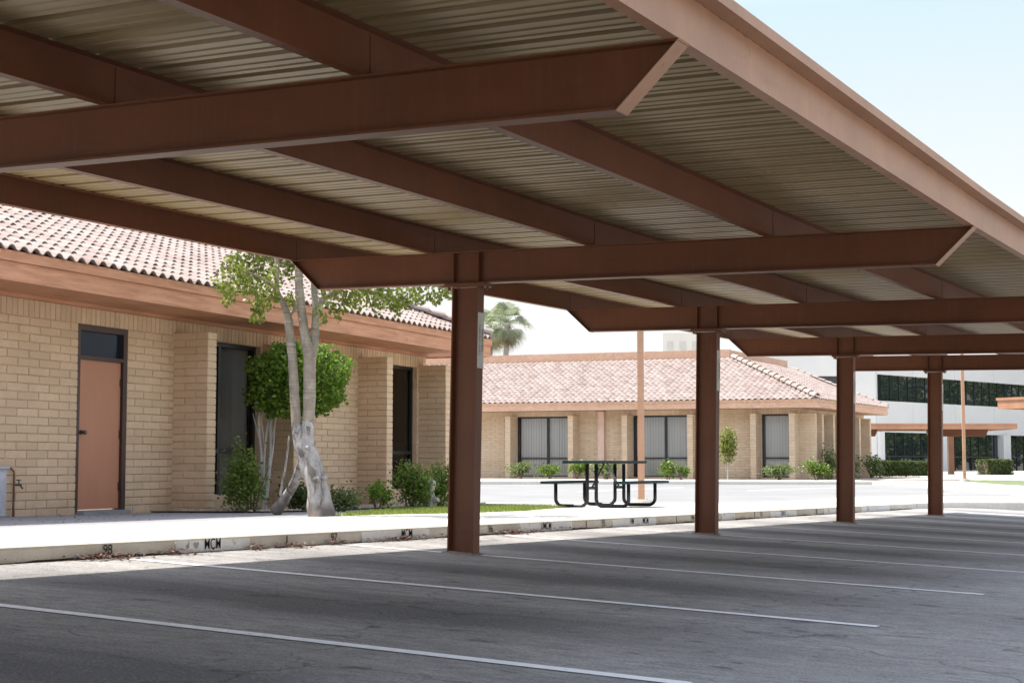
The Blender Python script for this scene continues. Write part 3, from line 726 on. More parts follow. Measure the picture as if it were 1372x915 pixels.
def window(parent, F, s0, s1, z0, z1, mull=(), rail=None, blinds=True, glassm='glass', fw=.05, depth=-.12, label=None, seed=0, blind_step=.09, room=1.2):
    fr = MB()
    def b(a0, a1, zz0, zz1, o0=depth - .03, o1=depth + .04, mi=0, mb=fr):
        mb.hexa([F(a0, o0, zz0), F(a1, o0, zz0), F(a1, o1, zz0), F(a0, o1, zz0), F(a0, o0, zz1), F(a1, o0, zz1), F(a1, o1, zz1), F(a0, o1, zz1)], mi)
    b(s0, s0 + fw, z0, z1); b(s1 - fw, s1, z0, z1); b(s0 + fw, s1 - fw, z1 - fw, z1); b(s0 + fw, s1 - fw, z0, z0 + fw)
    for mu in mull: b(mu - fw * .6, mu + fw * .6, z0 + fw, z1 - fw)
    if rail is not None:
        ed = [s0 + fw] + [q for mu in mull for q in (mu - fw * .6, mu + fw * .6)] + [s1 - fw]
        for a, c in zip(ed[::2], ed[1::2]): b(a, c, rail - .03, rail + .03, depth - .025, depth + .045)
    w = fr.build('window', M['black'], parent)
    if label: w['label'] = label
    gl = MB(); gl.mesh([F(s0 + fw * .5, depth, z0 + fw * .5), F(s1 - fw * .5, depth, z0 + fw * .5), F(s1 - fw * .5, depth, z1 - fw * .5), F(s0 + fw * .5, depth, z1 - fw * .5)], [(0, 1, 2, 3)])
    gl.build('pane', M[glassm], w)
    if blinds:
        rr = random.Random(seed); bl = MB(); s = s0 + fw + .01
        while s < s1 - fw - blind_step * .6:
            t = rr.uniform(-.006, .006) + .016
            bl.mesh([F(s, depth - .10 - t, z0 + .03), F(s + blind_step * 1.08, depth - .10 + t, z0 + .03), F(s + blind_step * 1.08, depth - .10 + t, z1 - .03), F(s, depth - .10 - t, z1 - .03)], [(0, 1, 2, 3)])
            s += blind_step
        bl.build('vertical_blinds', M['blind'], w)
    rm = MB(); D = depth - room
    q = [F(s0, depth - .028, z0), F(s1, depth - .028, z0), F(s1, D, z0), F(s0, D, z0), F(s0, depth - .028, z1), F(s1, depth - .028, z1), F(s1, D, z1), F(s0, D, z1)]
    rm.mesh(q, [(0, 1, 2, 3), (4, 5, 6, 7), (1, 2, 6, 5), (2, 3, 7, 6), (3, 0, 4, 7)])
    rm.build('room_lining', M['dark'], w)
    return w

# ------------------------------------------------------------------ near office building (left)
near = empty('office_building', (OX, OY, 0), ang)
tag(near, 'tan block office building with terracotta door and tiled roof behind the branching tree', 'building')
F = lambda s, o, z: (o, s, z)          # local: y along, x outwards from the eave line
FW = lambda s, o, z: (o - 1.0, s, z)   # wall plane
wm = MB(); Z0 = -.66
V0 = -9.0
FWs = lambda s, o, z: FW(s + V0, o, z)
holes = [(2.70 - V0, 3.78 - V0, Z0 - 1, 1.84), (5.25 - V0, 7.25 - V0, -.50, 1.84), (11.05 - V0, 12.92 - V0, -.50, 1.84)]
brick_wall(wm, FWs, 13.32 - V0, Z0, 1.84, holes, seed=11)
soldier(wm, FWs, 13.32 - V0, 1.84, 2.06, seed=12)
# corner return (north end)
FE = lambda s, o, z: (-1.0 - s, 13.32 + o, z)
brick_wall(wm, FE, 5.0, Z0, 2.06, (), seed=14)
wm.build('wall', [M['brick'], M['mortar']], near)
fnd = MB(); fnd.box(-1.03, -.965, V0, 2.70, -1.1, Z0 + .01); fnd.box(-1.03, -.965, 3.78, 13.36, -1.1, Z0 + .01); fnd.build('footing', M['mortar'], near)
for i, (a, b) in enumerate(((4.88, 5.08), (7.32, 7.52), (10.52, 10.72), (12.98, 13.18))):
    f = MB(); fin(f, FW, a, b, .0, .58, Z0 - .06, 1.88, 20 + i); f.build('wing_wall', [M['brick'], M['mortar']], near)
# door
d = MB()
d.box(-1.10, -.99, 2.70, 2.76, Z0, 1.84); d.box(-1.10, -.99, 3.69, 3.78, Z0, 1.84); d.box(-1.10, -.99, 2.76, 3.69, 1.76, 1.84); d.box(-1.10, -.99, 2.76, 3.69, 1.38, 1.43)
dfo = d.build('door_frame', M['bronze'], near)
d = MB(); d.box(-1.07, -1.03, 2.765, 3.685, -.59, 1.375); do = d.build('door', M['door'], near)
d = MB(); d.cyl((-1.03, 2.84, .42), (-1.00, 2.84, .42), .03, n=14); d.cyl((-1.0, 2.84, .42), (-.975, 2.84, .42), .012, n=10); d.cyl((-.975, 2.84, .42), (-.945, 2.84, .42), .026, .030, n=14); d.cyl((-.945, 2.84, .42), (-.932, 2.84, .42), .030, .018, n=14)
d.build('knob', M['knob'], do, smooth=False)
for z in (-.35, .35, 1.05):
    d = MB(); d.box(-1.03, -1.015, 3.665, 3.70, z, z + .11); d.build('hinge', M['bronze'], do)
d = MB(); d.box(-1.2, -.86, 2.72, 3.74, -.75, -.61); d.build('threshold', M['shadecon'], near)
d = MB(); d.mesh([(-1.05, 2.76, 1.43), (-1.05, 3.69, 1.43), (-1.05, 3.69, 1.76), (-1.05, 2.76, 1.76)], [(0, 1, 2, 3)]); tr = d.build('transom_window', simple('dark_blue_glass', (.012, .022, .04), .05, 0, .1, spec=.15), near)
window(near, FW, 5.25, 7.25, -.50, 1.84, (6.22,), .20, True, 'glass', .06, seed=31, label='tall dark window with vertical blinds behind the round shrub')
window(near, FW, 11.05, 12.92, -.50, 1.84, (), .22, False, 'glass', .06, seed=32, label='dark bare window between the two far wing walls')
# eaves
e = MB(); e.box(-.03, .012, V0, 14.1, 2.09, 2.305); e.box(-5.4, .012, 14.10, 14.14, 2.09, 2.305); e.build('fascia', M['fascia'], near)
e = MB(); e.box(-.03, .035, V0, 14.12, 2.312, 2.43); e.box(-5.4, .035, 14.12, 14.165, 2.312, 2.43); e.box(-.03, .004, V0, 14.1, 2.30, 2.32); e.build('drip_board', M['fascia'], near)
e = MB(); e.box(-1.2, -.03, V0, 14.1, 2.115, 2.14); e.box(-5.4, -1.2, 13.3, 14.1, 2.115, 2.14); e.box(-1.04, -.965, V0, 13.36, 2.062, 2.114); e.build('soffit', M['fascia'], near)
rf = MB(); LEN = 14.1 - V0
FT = lambda s, o, z: (o, s + V0, z)
tiles(rf, FT, LEN + .05, 17, .40, e1=.85, z0=2.455, seed=41)
# roof slab under the tiles, end slope
rf.mesh([(0, V0, 2.44), (0, 14.1, 2.44), (-5, 9.85, 4.44), (-5, V0, 4.44), (-10, 14.1, 2.44)], [(0, 1, 2, 3), (1, 4, 2)], 0)
ro = rf.build('roof', M['tile'], near)
FT2 = lambda s, o, z: (-s, 14.1 + .85 * o, z)
t2 = MB(); tiles(t2, FT2, 10, 17, .40, e0=1.0, e1=1.0, z0=2.455, seed=43); t2.build('end_slope', M['tile'], ro)
hc = MB(); hip_caps(hc, (.03, 14.12, 2.50), (-4.9, 9.95, 4.47), 20); hc.build('hip_cap', M['tile'], ro)
rd = MB(); rd.box(-5.5, -5.0, V0, 9.85, 2.4, 4.5); rd.build('roof_parapet', M['fascia'], ro)

# ------------------------------------------------------------------ far office building
CX_, CY_ = -17.6, 57.4
FUX, FUY, SX, SY = -.993, -.118, -.015, 1.0
far = empty('office_building', (CX_, CY_, 0))
tag(far, 'long tan block office building with pale tiled hip roof across the driveway', 'building')
FF = lambda s, o, z: (FUX * s - SX * (o) + SX * 1.0, FUY * s - SY * (o) + SY * 1.0, z)       # front wall, s runs to the left, o outwards
Zf = -.60
wm = MB(); ULEN = 30.0
FFr = lambda s, o, z: FF(ULEN - s, o, z)
def HR(a, b, c, d_): return (ULEN - b, ULEN - a, c, d_)
brick_wall(wm, FFr, ULEN - .95, Zf, 1.92, [HR(10.16, 12.46, -.52, 1.92), HR(5.16, 7.56, -.52, 1.92), HR(1.2, 2.42, -.52, 1.92), HR(15.8, 18.1, -.52, 1.92)], course=.105, seed=51)
soldier(wm, FFr, ULEN - .95, 1.92, 2.125, seed=52)
FS = lambda s, o, z: (SX * (s + 1.0) + FUX * (1.0 - o), SY * (s + 1.0) + FUY * (1.0 - o), z)  # side wall, s runs back, o outwards
brick_wall(wm, FS, 9.6, Zf, 2.125, [(.9, 2.4, -.5, 1.92), (4.2, 6.4, -.5, 1.92)], course=.105, seed=53)
wm.build('wall', [M['brick2'], M['mortar2']], far)
for i, (a, b) in enumerate(((12.46, 12.66), (9.80, 10.00), (7.56, 7.76), (4.92, 5.12), (2.46, 2.66), (.98, 1.18), (18.15, 18.35), (15.55, 15.75))):
    f = MB(); FX = lambda s, o, z: FF(2 * 0 + (a + b) - s, o, z)
    fin(f, FX, a, b, .0, .60, Zf - .02, 1.93, 60 + i, .105); f.build('wing_wall', [M['brick2'], M['mortar2']], far)
for i, w_ in enumerate((.0, .95, 2.5, 4.1, 6.4, 8.1)):
    f = MB(); fin(f, FS, w_ + .02, w_ + .22, .0, .62, Zf - .05, 1.93, 80 + i, .105); f.build('wing_wall', [M['brick2'], M['mortar2']], far)
pr = MB(); pr.hexa([FF(a, o, z) for z in (Zf, 2.09) for a, o in ((8.95, 0.012), (8.69, 0.012), (8.69, .16), (8.95, .16))]); pr.build('pilaster', simple('pale_pilaster', (.55, .40, .32), .8), far)
FX = lambda s, o, z: FF(-s, o, z)
for k, (a, b, mu) in enumerate(((10.16, 12.46, 11.16), (5.16, 7.56, 6.25), (1.2, 2.42, None), (15.8, 18.1, 16.9))):
    window(far, FX, -b, -a, -.52, 1.92, (-mu,) if mu else (), .24, True, 'glass_clear', .07, seed=90 + k, blind_step=.11)
for (a, b) in ((.9, 2.4), (4.2, 6.4)): window(far, FS, a, b, -.5, 1.92, (), .24, True, 'glass', .07, seed=97, blind_step=.11)
e = MB()
P2 = lambda u, w, z: (FUX * u + SX * w, FUY * u + SY * w, z)
e.hexa([P2(30, -.0, 2.12), P2(0, -.0, 2.12), P2(0, .05, 2.12), P2(30, .05, 2.12), P2(30, -.0, 2.43), P2(0, -.0, 2.43), P2(0, .05, 2.43), P2(30, .05, 2.43)])
e.hexa([P2(.05, .05, 2.12), P2(0, .05, 2.12), P2(0, 10.7, 2.12), P2(.05, 10.7, 2.12), P2(.05, .05, 2.43), P2(0, .05, 2.43), P2(0, 10.7, 2.43), P2(.05, 10.7, 2.43)])
e.hexa([P2(30, -.03, 2.35), P2(-.03, -.03, 2.35), P2(-.03, .0, 2.35), P2(30, .0, 2.35), P2(30, -.03, 2.44), P2(-.03, -.03, 2.44), P2(-.03, .0, 2.44), P2(30, .0, 2.44)])
e.hexa([P2(0, 0, 2.35), P2(-.03, 0, 2.35), P2(-.03, 10.7, 2.35), P2(0, 10.7, 2.35), P2(0, 0, 2.44), P2(-.03, 0, 2.44), P2(-.03, 10.7, 2.44), P2(0, 10.7, 2.44)])
e.hexa([P2(3, 10.7, 2.12), P2(0, 10.7, 2.12), P2(0, 10.75, 2.12), P2(3, 10.75, 2.12), P2(3, 10.7, 2.43), P2(0, 10.7, 2.43), P2(0, 10.75, 2.43), P2(3, 10.75, 2.43)])
e.build('fascia', M['fascia2'], far)
e = MB(); e.face([P2(30, 0.05, 2.13), P2(.05, .05, 2.13), P2(.05, 10.6, 2.13), P2(1.1, 10.6, 2.13), P2(1.1, 1.1, 2.13), P2(30, 1.1, 2.13)]); e.build('soffit', M['fascia2'], far)
rf = MB()
tiles(rf, lambda s, o, z: P2(30 - s, -o, z), 30, 17, .40, e1=1.0, z0=2.45, seed=45, pitch=.24)
rf.face([P2(30, .0, 2.43), P2(0, 0, 2.43), P2(4.8, 4.8, 4.35), P2(30, 4.8, 4.35)])
ro = rf.build('roof', M['tile'], far)
t2 = MB(); tiles(t2, lambda s, o, z: P2(-o, s, z), 10.7, 17, .40, e0=1.0, e1=-.45, z0=2.45, seed=46, pitch=.24)
t2.face([P2(0, 0, 2.43), P2(0, 10.7, 2.43), P2(4.8, 12.9, 4.35), P2(4.8, 4.8, 4.35)]); t2.build('end_slope', M['tile'], ro)
hc = MB(); hip_caps(hc, P2(0, 0, 2.5), P2(4.75, 4.75, 4.40), 15, .12); hc.build('hip_cap', M['tile'], ro); hc = MB(); hip_caps(hc, P2(0, 10.75, 2.5), P2(4.8, 12.95, 4.38), 14, .06); hc.build('hip_cap', M['tile'], ro)
pp = MB(); pp.hexa([P2(30, 4.85, 4.2), P2(4.95, 4.85, 4.2), P2(4.95, 5.1, 4.2), P2(30, 5.1, 4.2), P2(30, 4.85, 4.72), P2(4.95, 4.85, 4.72), P2(4.95, 5.1, 4.72), P2(30, 5.1, 4.72)])
pp.hexa([P2(5.2, 5.1, 4.2), P2(4.95, 5.1, 4.2), P2(4.95, 12.8, 4.2), P2(5.2, 12.8, 4.2), P2(5.2, 5.1, 4.70), P2(4.95, 5.1, 4.70), P2(4.95, 12.8, 4.70), P2(5.2, 12.8, 4.70)])
pp.build('roof_parapet', M['fascia2'], ro)
bk = MB(); bk.hexa([P2(30, 5.2, -.6), P2(5.2, 5.2, -.6), P2(5.2, 12.6, -.6), P2(30, 12.6, -.6), P2(30, 5.2, 4.6), P2(5.21, 5.2, 4.6), P2(5.21, 12.6, 4.6), P2(30, 12.6, 4.6)]); bk.build('rear_block', M['mortar2'], far)

# ------------------------------------------------------------------ white building behind
wb = empty('white_office_building', (-30.5, 114, -.5))
tag(wb, 'white two storey office block with long ribbon of dark glass behind the far carport', 'building')
dx, dy = 6.54, 21.59; Lw = math.hypot(dx, dy); ax, ay = dx / Lw, dy / Lw; nx2, ny2 = ay, -ax
FW1 = lambda s, o, z: (ax * s + nx2 * o, ay * s + ny2 * o, z + .5)
ex, ey = -.885, -.468   # left facet runs to screen left
FW0 = lambda s, o, z: (ex * s + (-ey) * -1 * 0 + (-.468 * -1) * 0 + (.468) * o * 0 + o * (.468 * 1.0) * 0 + (o * -.0), ey * s + 0, z + .5)
nl = (.468, -.885)
FW0 = lambda s, o, z: (ex * s + nl[0] * o, ey * s + nl[1] * o, z + .5)
wp = MB()
def slab(mb, F_, a, b, o0, o1, z0, z1, mi=0):
    mb.hexa([F_(a, o0, z0), F_(b, o0, z0), F_(b, o1, z0), F_(a, o1, z0), F_(a, o0, z1), F_(b, o0, z1), F_(b, o1, z1), F_(a, o1, z1)], mi)
TOPZ = 8.3
slab(wp, FW1, 0, 60, -.4, 0, 6.55, TOPZ); slab(wp, FW1, 0, 60, -.4, 0, 2.35, 4.62)
for a, b in ((0, .6), (8.6, 10.0), (18.4, 19.6), (29, 30.2), (40, 41), (50, 51)): slab(wp, FW1, a, b, -.39, .25, -.6, 2.35)
slab(wp, FW0, .0, 8, -.4, 0, 6.4, TOPZ - .3); slab(wp, FW0, .0, 2.6, -.4, 0, -.6, 6.4); slab(wp, FW0, 2.6, 8, -.4, 0, -.6, 4.4)
slab(wp, FW0, -.05, .05, -.4, .0, -.6, TOPZ - .02)
wp.build('wall', M['white_panel'], wb)
gl = MB(); slab(gl, FW1, .3, 60, -.35, -.28, -.6, 2.35); slab(gl, FW1, .05, 60, -.35, -.25, 4.62, 6.55); slab(gl, FW0, 2.6, 8, -.35, -.25, 4.4, 6.4); gl.build('glazing', M['mirror'], wb)
mu = MB()
for k in range(48): slab(mu, FW1, .9 + k * 1.25, .935 + k * 1.25, -.25, -.19, 4.62, 6.55); slab(mu, FW1, 1.5 + k * 1.25, 1.535 + k * 1.25, -.28, -.22, -.6, 2.35)
slab(mu, FW1, 0, 60, -.28, -.2, .55, .62); mu.build('window_frames', M['black'], wb)
gap = simple('joint_gap', (.40, .40, .42), .8)
for k in range(9):
    jn = MB(); slab(jn, FW1, 5 + k * 6.2, 5.04 + k * 6.2, -.1, .004, 2.36, 4.61); jn.build('panel_joint', gap, wb)
    jn = MB(); slab(jn, FW1, 5 + k * 6.2, 5.04 + k * 6.2, -.1, .004, 6.56, 8.2); jn.build('panel_joint', gap, wb)
rfm = MB(); rfm.face([FW1(0, -.2, TOPZ - .2), FW1(60, -.2, TOPZ - .2), FW1(60, -20, TOPZ - .2), FW0(8, -12, TOPZ - .6), FW0(8, -.2, TOPZ - .6)]); rfm.build('roof', M['white_panel'], wb)

# pale tower on the skyline
tw = empty('tower_block', (-115.4, 278.4, -.5)); tag(tw, 'pale distant tower block rising above the far tiled roof', 'building')
m = MB(); tl = (7.0, 3.75)
m.hexa([(0, 0, 0), (tl[0], tl[1], 0), (tl[0] - 4, tl[1] + 7, 0), (-4, 7, 0), (0, 0, 25.4), (tl[0], tl[1], 25.4), (tl[0] - 4, tl[1] + 7, 25.4), (-4, 7, 25.4)]); m.build('wall', M['beige_tower'], tw)
pale_glass = simple('pale_tower_glass', (.56, .56, .52), .6)
for zz in (16, 19, 22.2):
    for k in range(3):
        m = MB(); t0 = .12 + k * .3; t1 = t0 + .14
        a = (tl[0] * t0 + .03, tl[1] * t0 - .06); b = (tl[0] * t1 + .03, tl[1] * t1 - .06)
        m.face([(a[0], a[1], zz), (b[0], b[1], zz), (b[0], b[1], zz + 1.6), (a[0], a[1], zz + 1.6)]); m.build('window', pale_glass, tw)

# ------------------------------------------------------------------ far carports
def far_carport(name, ox, oy, length, depth, rz, label, beams, ztop=2.02):
    c = empty(name, (ox, oy, -.5), rz); tag(c, label, 'carport', 'small carports in front of the white building')
    m = MB(); m.box(0, length, 0, depth, ztop + .5 + .02, ztop + .5 + .06); m.build('roof_deck', M['deck'], c)
    m = MB(); m.box(-.03, length, -.05, 0, ztop + .26, ztop + .56); m.box(-.06, length, -.09, -.05, ztop + .48, ztop + .575); m.box(-.05, -.0, 0, depth, ztop + .26, ztop + .56); m.box(length, length + .05, 0, depth, ztop + .26, ztop + .56); m.build('edge_beam', M['steel_far'], c)
    for x in beams:
        m = MB(); m.hexa([(x - .15, .6, ztop - .1), (x + .15, .6, ztop - .1), (x + .15, depth - .6, ztop - .1), (x - .15, depth - .6, ztop - .1), (x - .15, .1, ztop + .3), (x + .15, .1, ztop + .3), (x + .15, depth, ztop + .3), (x - .15, depth, ztop + .3)]); m.build('beam', M['steel'], c)
    for x in beams[::1]:
        m = MB(); m.box(x - .14, x + .14, depth * .42, depth * .42 + .22, -.1, ztop - .1); m.build('column', M['steel_far'], c)
    return c
# ribbon carport ahead of the glass front: runs along the picture
cdir = math.atan2(88.36 - 85.24, -16.96 + 22.84)
c1 = empty('carport', (-25.5, 83.85, -.55), cdir); tag(c1, 'far brown carport with flat roof crossing in front of the white building', 'carport')
m = MB(); m.box(0, 9.5, -3.4, 1.6, 2.60, 2.64); m.build('roof_deck', M['deck'], c1)
m = MB(); m.box(0, 9.5, -3.46, -3.4, 2.38, 2.62); m.box(0, 9.5, -3.52, -3.46, 2.60, 2.68); m.box(9.5, 9.56, -3.4, 1.6, 2.38, 2.66); m.box(0, 9.5, 1.6, 1.66, 2.38, 2.62); m.build('edge_beam', M['steel_far'], c1)
for x in (1.0, 7.0):
    m = MB(); m.hexa([(x - 1.2, -.1, 2.06), (x + 1.9, -.1, 2.06), (x + 1.9, .1, 2.06), (x - 1.2, .1, 2.06), (x - 1.4, -.1, 2.59), (x + 2.1, -.1, 2.59), (x + 2.1, .1, 2.59), (x - 1.4, .1, 2.59)]); m.build('beam', M['steel'], c1)
    m = MB(); m.box(x - .15, x + .15, -.14, .14, -.3, 2.06); m.build('column', M['steel_far'], c1)
c2 = empty('carport', (-11.8, 61.7, -.55), R(-27)); tag(c2, 'tan carport canopy whose end juts in above the short far hedge', 'carport')
m = MB(); m.box(0, 9, 0, 5, 2.95, 2.99); m.build('roof_deck', M['deck'], c2)
m = MB(); m.box(-.06, 9, -.06, 0, 2.64, 3.03); m.box(-.06, 0, 0, 5, 2.64, 3.03); m.box(-.10, 9, -.10, -.06, 2.96, 3.06); m.build('edge_beam', M['steel_far'], c2)
for x in (1.75, 7.0):
    m = MB(); m.hexa([(x - .7, 2.4, 2.3), (x + .7, 2.4, 2.3), (x + .7, 2.6, 2.3), (x - .7, 2.6, 2.3), (x - 1.2, 2.4, 2.94), (x + 1.2, 2.4, 2.94), (x + 1.2, 2.6, 2.94), (x - 1.2, 2.6, 2.94)]); m.build('beam', M['steel'], c2)
    m = MB(); m.box(x - .12, x + .12, 2.38, 2.62, -.2, 2.3); m.build('column', M['steel_far'], c2)

# ------------------------------------------------------------------ lamp posts
def lamp(x, y, h, w, label, mat, head=True):
    z0 = g(x, y); e_ = empty('lamp_post', (x, y, z0), R(20)); tag(e_, label, 'lamp post', 'lamp posts around the driveway')
    m = MB(); m.box(-w / 2, w / 2, -w / 2, w / 2, .05, h); m.build('pole', mat, e_)
    m = MB(); m.cyl((0, 0, -.1), (0, 0, .06), w * 1.7, w * 1.6, n=20); m.box(-w * .95, w * .95, -w * .95, w * .95, .06, .075)
    for a in (-1, 1):
        for b in (-1, 1): m.cyl((a * w * .75, b * w * .75, .07), (a * w * .75, b * w * .75, .11), .012, n=6)
    m.build('footing', M['concrete'], e_)
    m = MB(); m.box(-.05, .55, -.04, .04, h - .12, h - .05); m.box(.35, .95, -.2, .2, h - .17, h + .02); m.build('lamp_head', M['bronze'], e_)
lamp(-12.62, 29.30, 6.2, .125, 'tan square lamp post standing behind the picnic table', M['pole'])
lamp(-12.15, 56.9, 6.2, .105, 'tan lamp post on the lawn strip before the far carport', M['pole'])
z0 = -.5; e_ = empty('dark_pole', (-10.8, 92.2, z0)); tag(e_, 'thin dark pole standing in front of the glass ground floor', 'pole')  # thin dark lamp pole, modelled as shaft and base only
m = MB(); m.cyl((0, 0, 0), (0, 0, 4.2), .075, .07, n=12); m.build('shaft', M['black'], e_)
m = MB(); m.cyl((0, 0, 0), (0, 0, .25), .16, .12, n=12); m.build('base_cover', M['black'], e_)

# ------------------------------------------------------------------ picnic table
tx, ty = -11.04, 24.14; tz = g(tx, ty) + .004
pt_ = empty('picnic_table', (tx, ty, tz), R(2)); tag(pt_, 'dark green metal picnic table with two attached benches on the pavement', 'picnic table')
TZ = .765
def slab_r(mb, x0, x1, y0, y1, z0, z1):
    mb.box(x0, x1, y0, y1, z0, z1)
def perforated(name, x0, x1, y0, y1, z1):
    m = MB(); r = .03
    m.box(x0, x0 + .025, y0, y1, z1 - .045, z1); m.box(x1 - .025, x1, y0, y1, z1 - .045, z1); m.box(x0 + .025, x1 - .025, y0, y0 + .025, z1 - .045, z1); m.box(x0 + .025, x1 - .025, y1 - .025, y1, z1 - .045, z1)
    n = max(3, int((x1 - x0) / .03)); w = (x1 - x0 - .05) / n
    for k in range(n): m.box(x0 + .025 + k * w + .003, x0 + .025 + (k + 1) * w - .003, y0 + .025, y1 - .025, z1 - .02, z1 - .004)
    k = y0 + .2
    while k < y1 - .1: m.box(x0 + .025, x1 - .025, k, k + .012, z1 - .034, z1 - .02); k += .12
    return m.build(name, M['green_metal'], pt_)
perforated('tabletop', -.38, .38, -.915, .915, TZ)
perforated('bench', -.78, -.51, -.915, .915, .435); perforated('bench', .51, .78, -.915, .915, .435)
for sy in (-.60, .60):
    for sx in (-1, 1):
        pts = [(.645, .39), (.645, .14)] + [(.645 - .11 * (1 - math.cos(a)), .14 - .11 * math.sin(a)) for a in [R(k * 15) for k in range(1, 6)]] + [(.53, .03), (.19, .03)]
        pts += [(.19 - .11 * math.sin(a), .03 + .11 * (1 - math.cos(a))) for a in [R(k * 15) for k in range(1, 6)]] + [(.08, .145), (.08, .715)]
        m = MB(); m.tube([(sx * a, sy, b) for a, b in pts], .030, n=10); m.build('leg', M['blackpipe'], pt_, smooth=True)
    m = MB(); m.cyl((-.08, sy, .32), (.08, sy, .32), .024); m.build('crossbar', M['blackpipe'], pt_)
    m = MB(); m.cyl((0, sy * .97, .33), (0, sy * .12, .715), .017); m.build('brace', M['galvpipe'], pt_)

# ------------------------------------------------------------------ cabinet and standpipe by the wall
cb = empty('utility_cabinet', (*L2W(-1.0, .97), -.67), ang); tag(cb, 'grey metal utility cabinet standing against the block wall near its corner', 'utility cabinet')
m = MB(); m.box(.02, .26, -.32, .10, .06, .62); m.box(.0, .29, -.35, .13, .62, .65); m.build('housing', M['galv'], cb)
m = MB(); m.box(.26, .268, -.29, .07, .10, .58); m.build('door', M['galv'], cb)
m = MB(); m.box(.0, .30, -.36, .14, -.1, .06); m.build('plinth', M['shadecon'], cb)
sp = empty('standpipe', (*L2W(-1.0, 1.45), -.69), ang); tag(sp, 'thin rusty standpipe with a tap beside the terracotta door wall', 'standpipe')
m = MB(); m.tube([(.06, 0, -.1), (.06, 0, .58), (.06, 0, .60), (.03, -.05, .66), (.03, -.3, .66)], .013, n=8); m.build('riser', M['pipe'], sp, smooth=True)
m = MB(); m.cyl((.06, 0, .44), (.14, .05, .44), .014, n=8); m.cyl((.12, .04, .44), (.15, .06, .39), .012, n=8); m.cyl((.11, .03, .45), (.11, .03, .49), .008, n=8); m.cyl((.11, .03, .49), (.11, .03, .505), .03, n=10); m.build('tap', M['knob'], sp)

# ------------------------------------------------------------------ vegetation
def leaf(mb, p, s, rr, droop=0.0, mi=0, asp=.45):
    a = rr.uniform(0, 6.283); el = rr.uniform(-.9, .7) - droop
    d = Vector((math.cos(a) * math.cos(el), math.sin(a) * math.cos(el), math.sin(el)))
    t = d.cross(Vector((rr.gauss(0, 1), rr.gauss(0, 1), rr.gauss(0, 1)))).normalized() * (s * asp)
    q = p + d * s; m_ = p + d * s * .5
    i = len(mb.v); mb.v += [tuple(p), tuple(m_ + t), tuple(q), tuple(m_ - t)]; mb.f.append((i, i + 1, i + 2, i + 3)); mb.m.append(mi)
def clump(mb, c, r, n, s, rr, droop=0.0, sq=(1, 1, 1), mi=0):
    for _ in range(n):
        while True:
            v = Vector((rr.uniform(-1, 1), rr.uniform(-1, 1), rr.uniform(-1, 1)))
            if v.length < 1: break
        leaf(mb, Vector(c) + Vector((v.x * r * sq[0], v.y * r * sq[1], v.z * r * sq[2])), s * rr.uniform(.7, 1.25), rr, droop, mi)
def pix(px, py, Y):
    """point on the plane at depth Y in front of the viewpoint (used to lay out branches from measurements)"""
    X = (px - 686) * Y / 2127; z = (622 - py) * Y / 2121
    return Vector((X * CA - Y * SA, X * SA + Y * CA, z))

# big branching tree on the strip
TY = 19.75
T0 = pix(430, 691, TY); T0.z = g(T0.x, T0.y) - .02
tree = empty('tree', T0); tree.location = T0
tag(tree, 'tall pale barked tree with forked scarred trunk beside the lawn strip', 'tree')
TI = Matrix.Translation(-T0)
def tp(px, py, r, dY=0.0):
    p = pix(px, py, TY + dY) - T0; return (p.x, p.y, p.z, r)
tm = MB()
def limb(pts, n=12, lump=.22, k=5):
    a, b = spline(pts, k); tm.tube(a, b, n, 0, lump)
limb([tp(433, 700, .185), tp(431, 684, .165), tp(427, 662, .140), tp(423, 640, .125), tp(418, 618, .105), tp(413, 598, .088), tp(412, 575, .080), tp(414, 540, .078), tp(414, 500, .080), tp(413, 472, .080), tp(407, 448, .058), tp(403, 425, .056), tp(400, 400, .056), tp(398, 370, .052), tp(397, 330, .045), tp(392, 270, .035)], 18, .16)
limb([tp(425, 660, .07, .02), tp(416, 636, .085, .02), tp(407, 612, .080, .02), tp(400, 590, .070, .01), tp(396, 560, .062), tp(393, 520, .060), tp(390, 480, .056), tp(387, 450, .055), tp(384, 428, .052), tp(378, 408, .040), tp(368, 388, .034), tp(368, 350, .03), tp(360, 300, .022)], 16, .16)
limb([tp(408, 605, .05, .03), tp(402, 626, .056, .3), tp(394, 648, .060, .6), tp(384, 665, .064, .85), tp(370, 684, .085, 1.0)], 12, .12)
limb([tp(416, 480, .06), tp(420, 455, .058, .05), tp(421, 425, .045, .1), tp(419, 390, .040, .15), tp(418, 350, .036, .2), tp(420, 310, .03, .3)], 12, .12)
limb([tp(420, 440, .045, .05), tp(423, 418, .040), tp(431, 402, .036, -.1), tp(450, 390, .032, -.3), tp(480, 372, .025, -.5), tp(540, 352, .015, -.6)], 10, .12)
limb([tp(384, 424, .03), tp(392, 414, .024, .1), tp(399, 402, .018, .2), tp(402, 380, .014, .3)], 8)
limb([tp(368, 388, .026), tp(350, 374, .018, -.2), tp(325, 362, .012, -.4)], 8)
limb([tp(376, 664, .018, .75), tp(380, 640, .015, .65), tp(384, 615, .013, .55), tp(387, 584, .010, .5)], 6, 0)
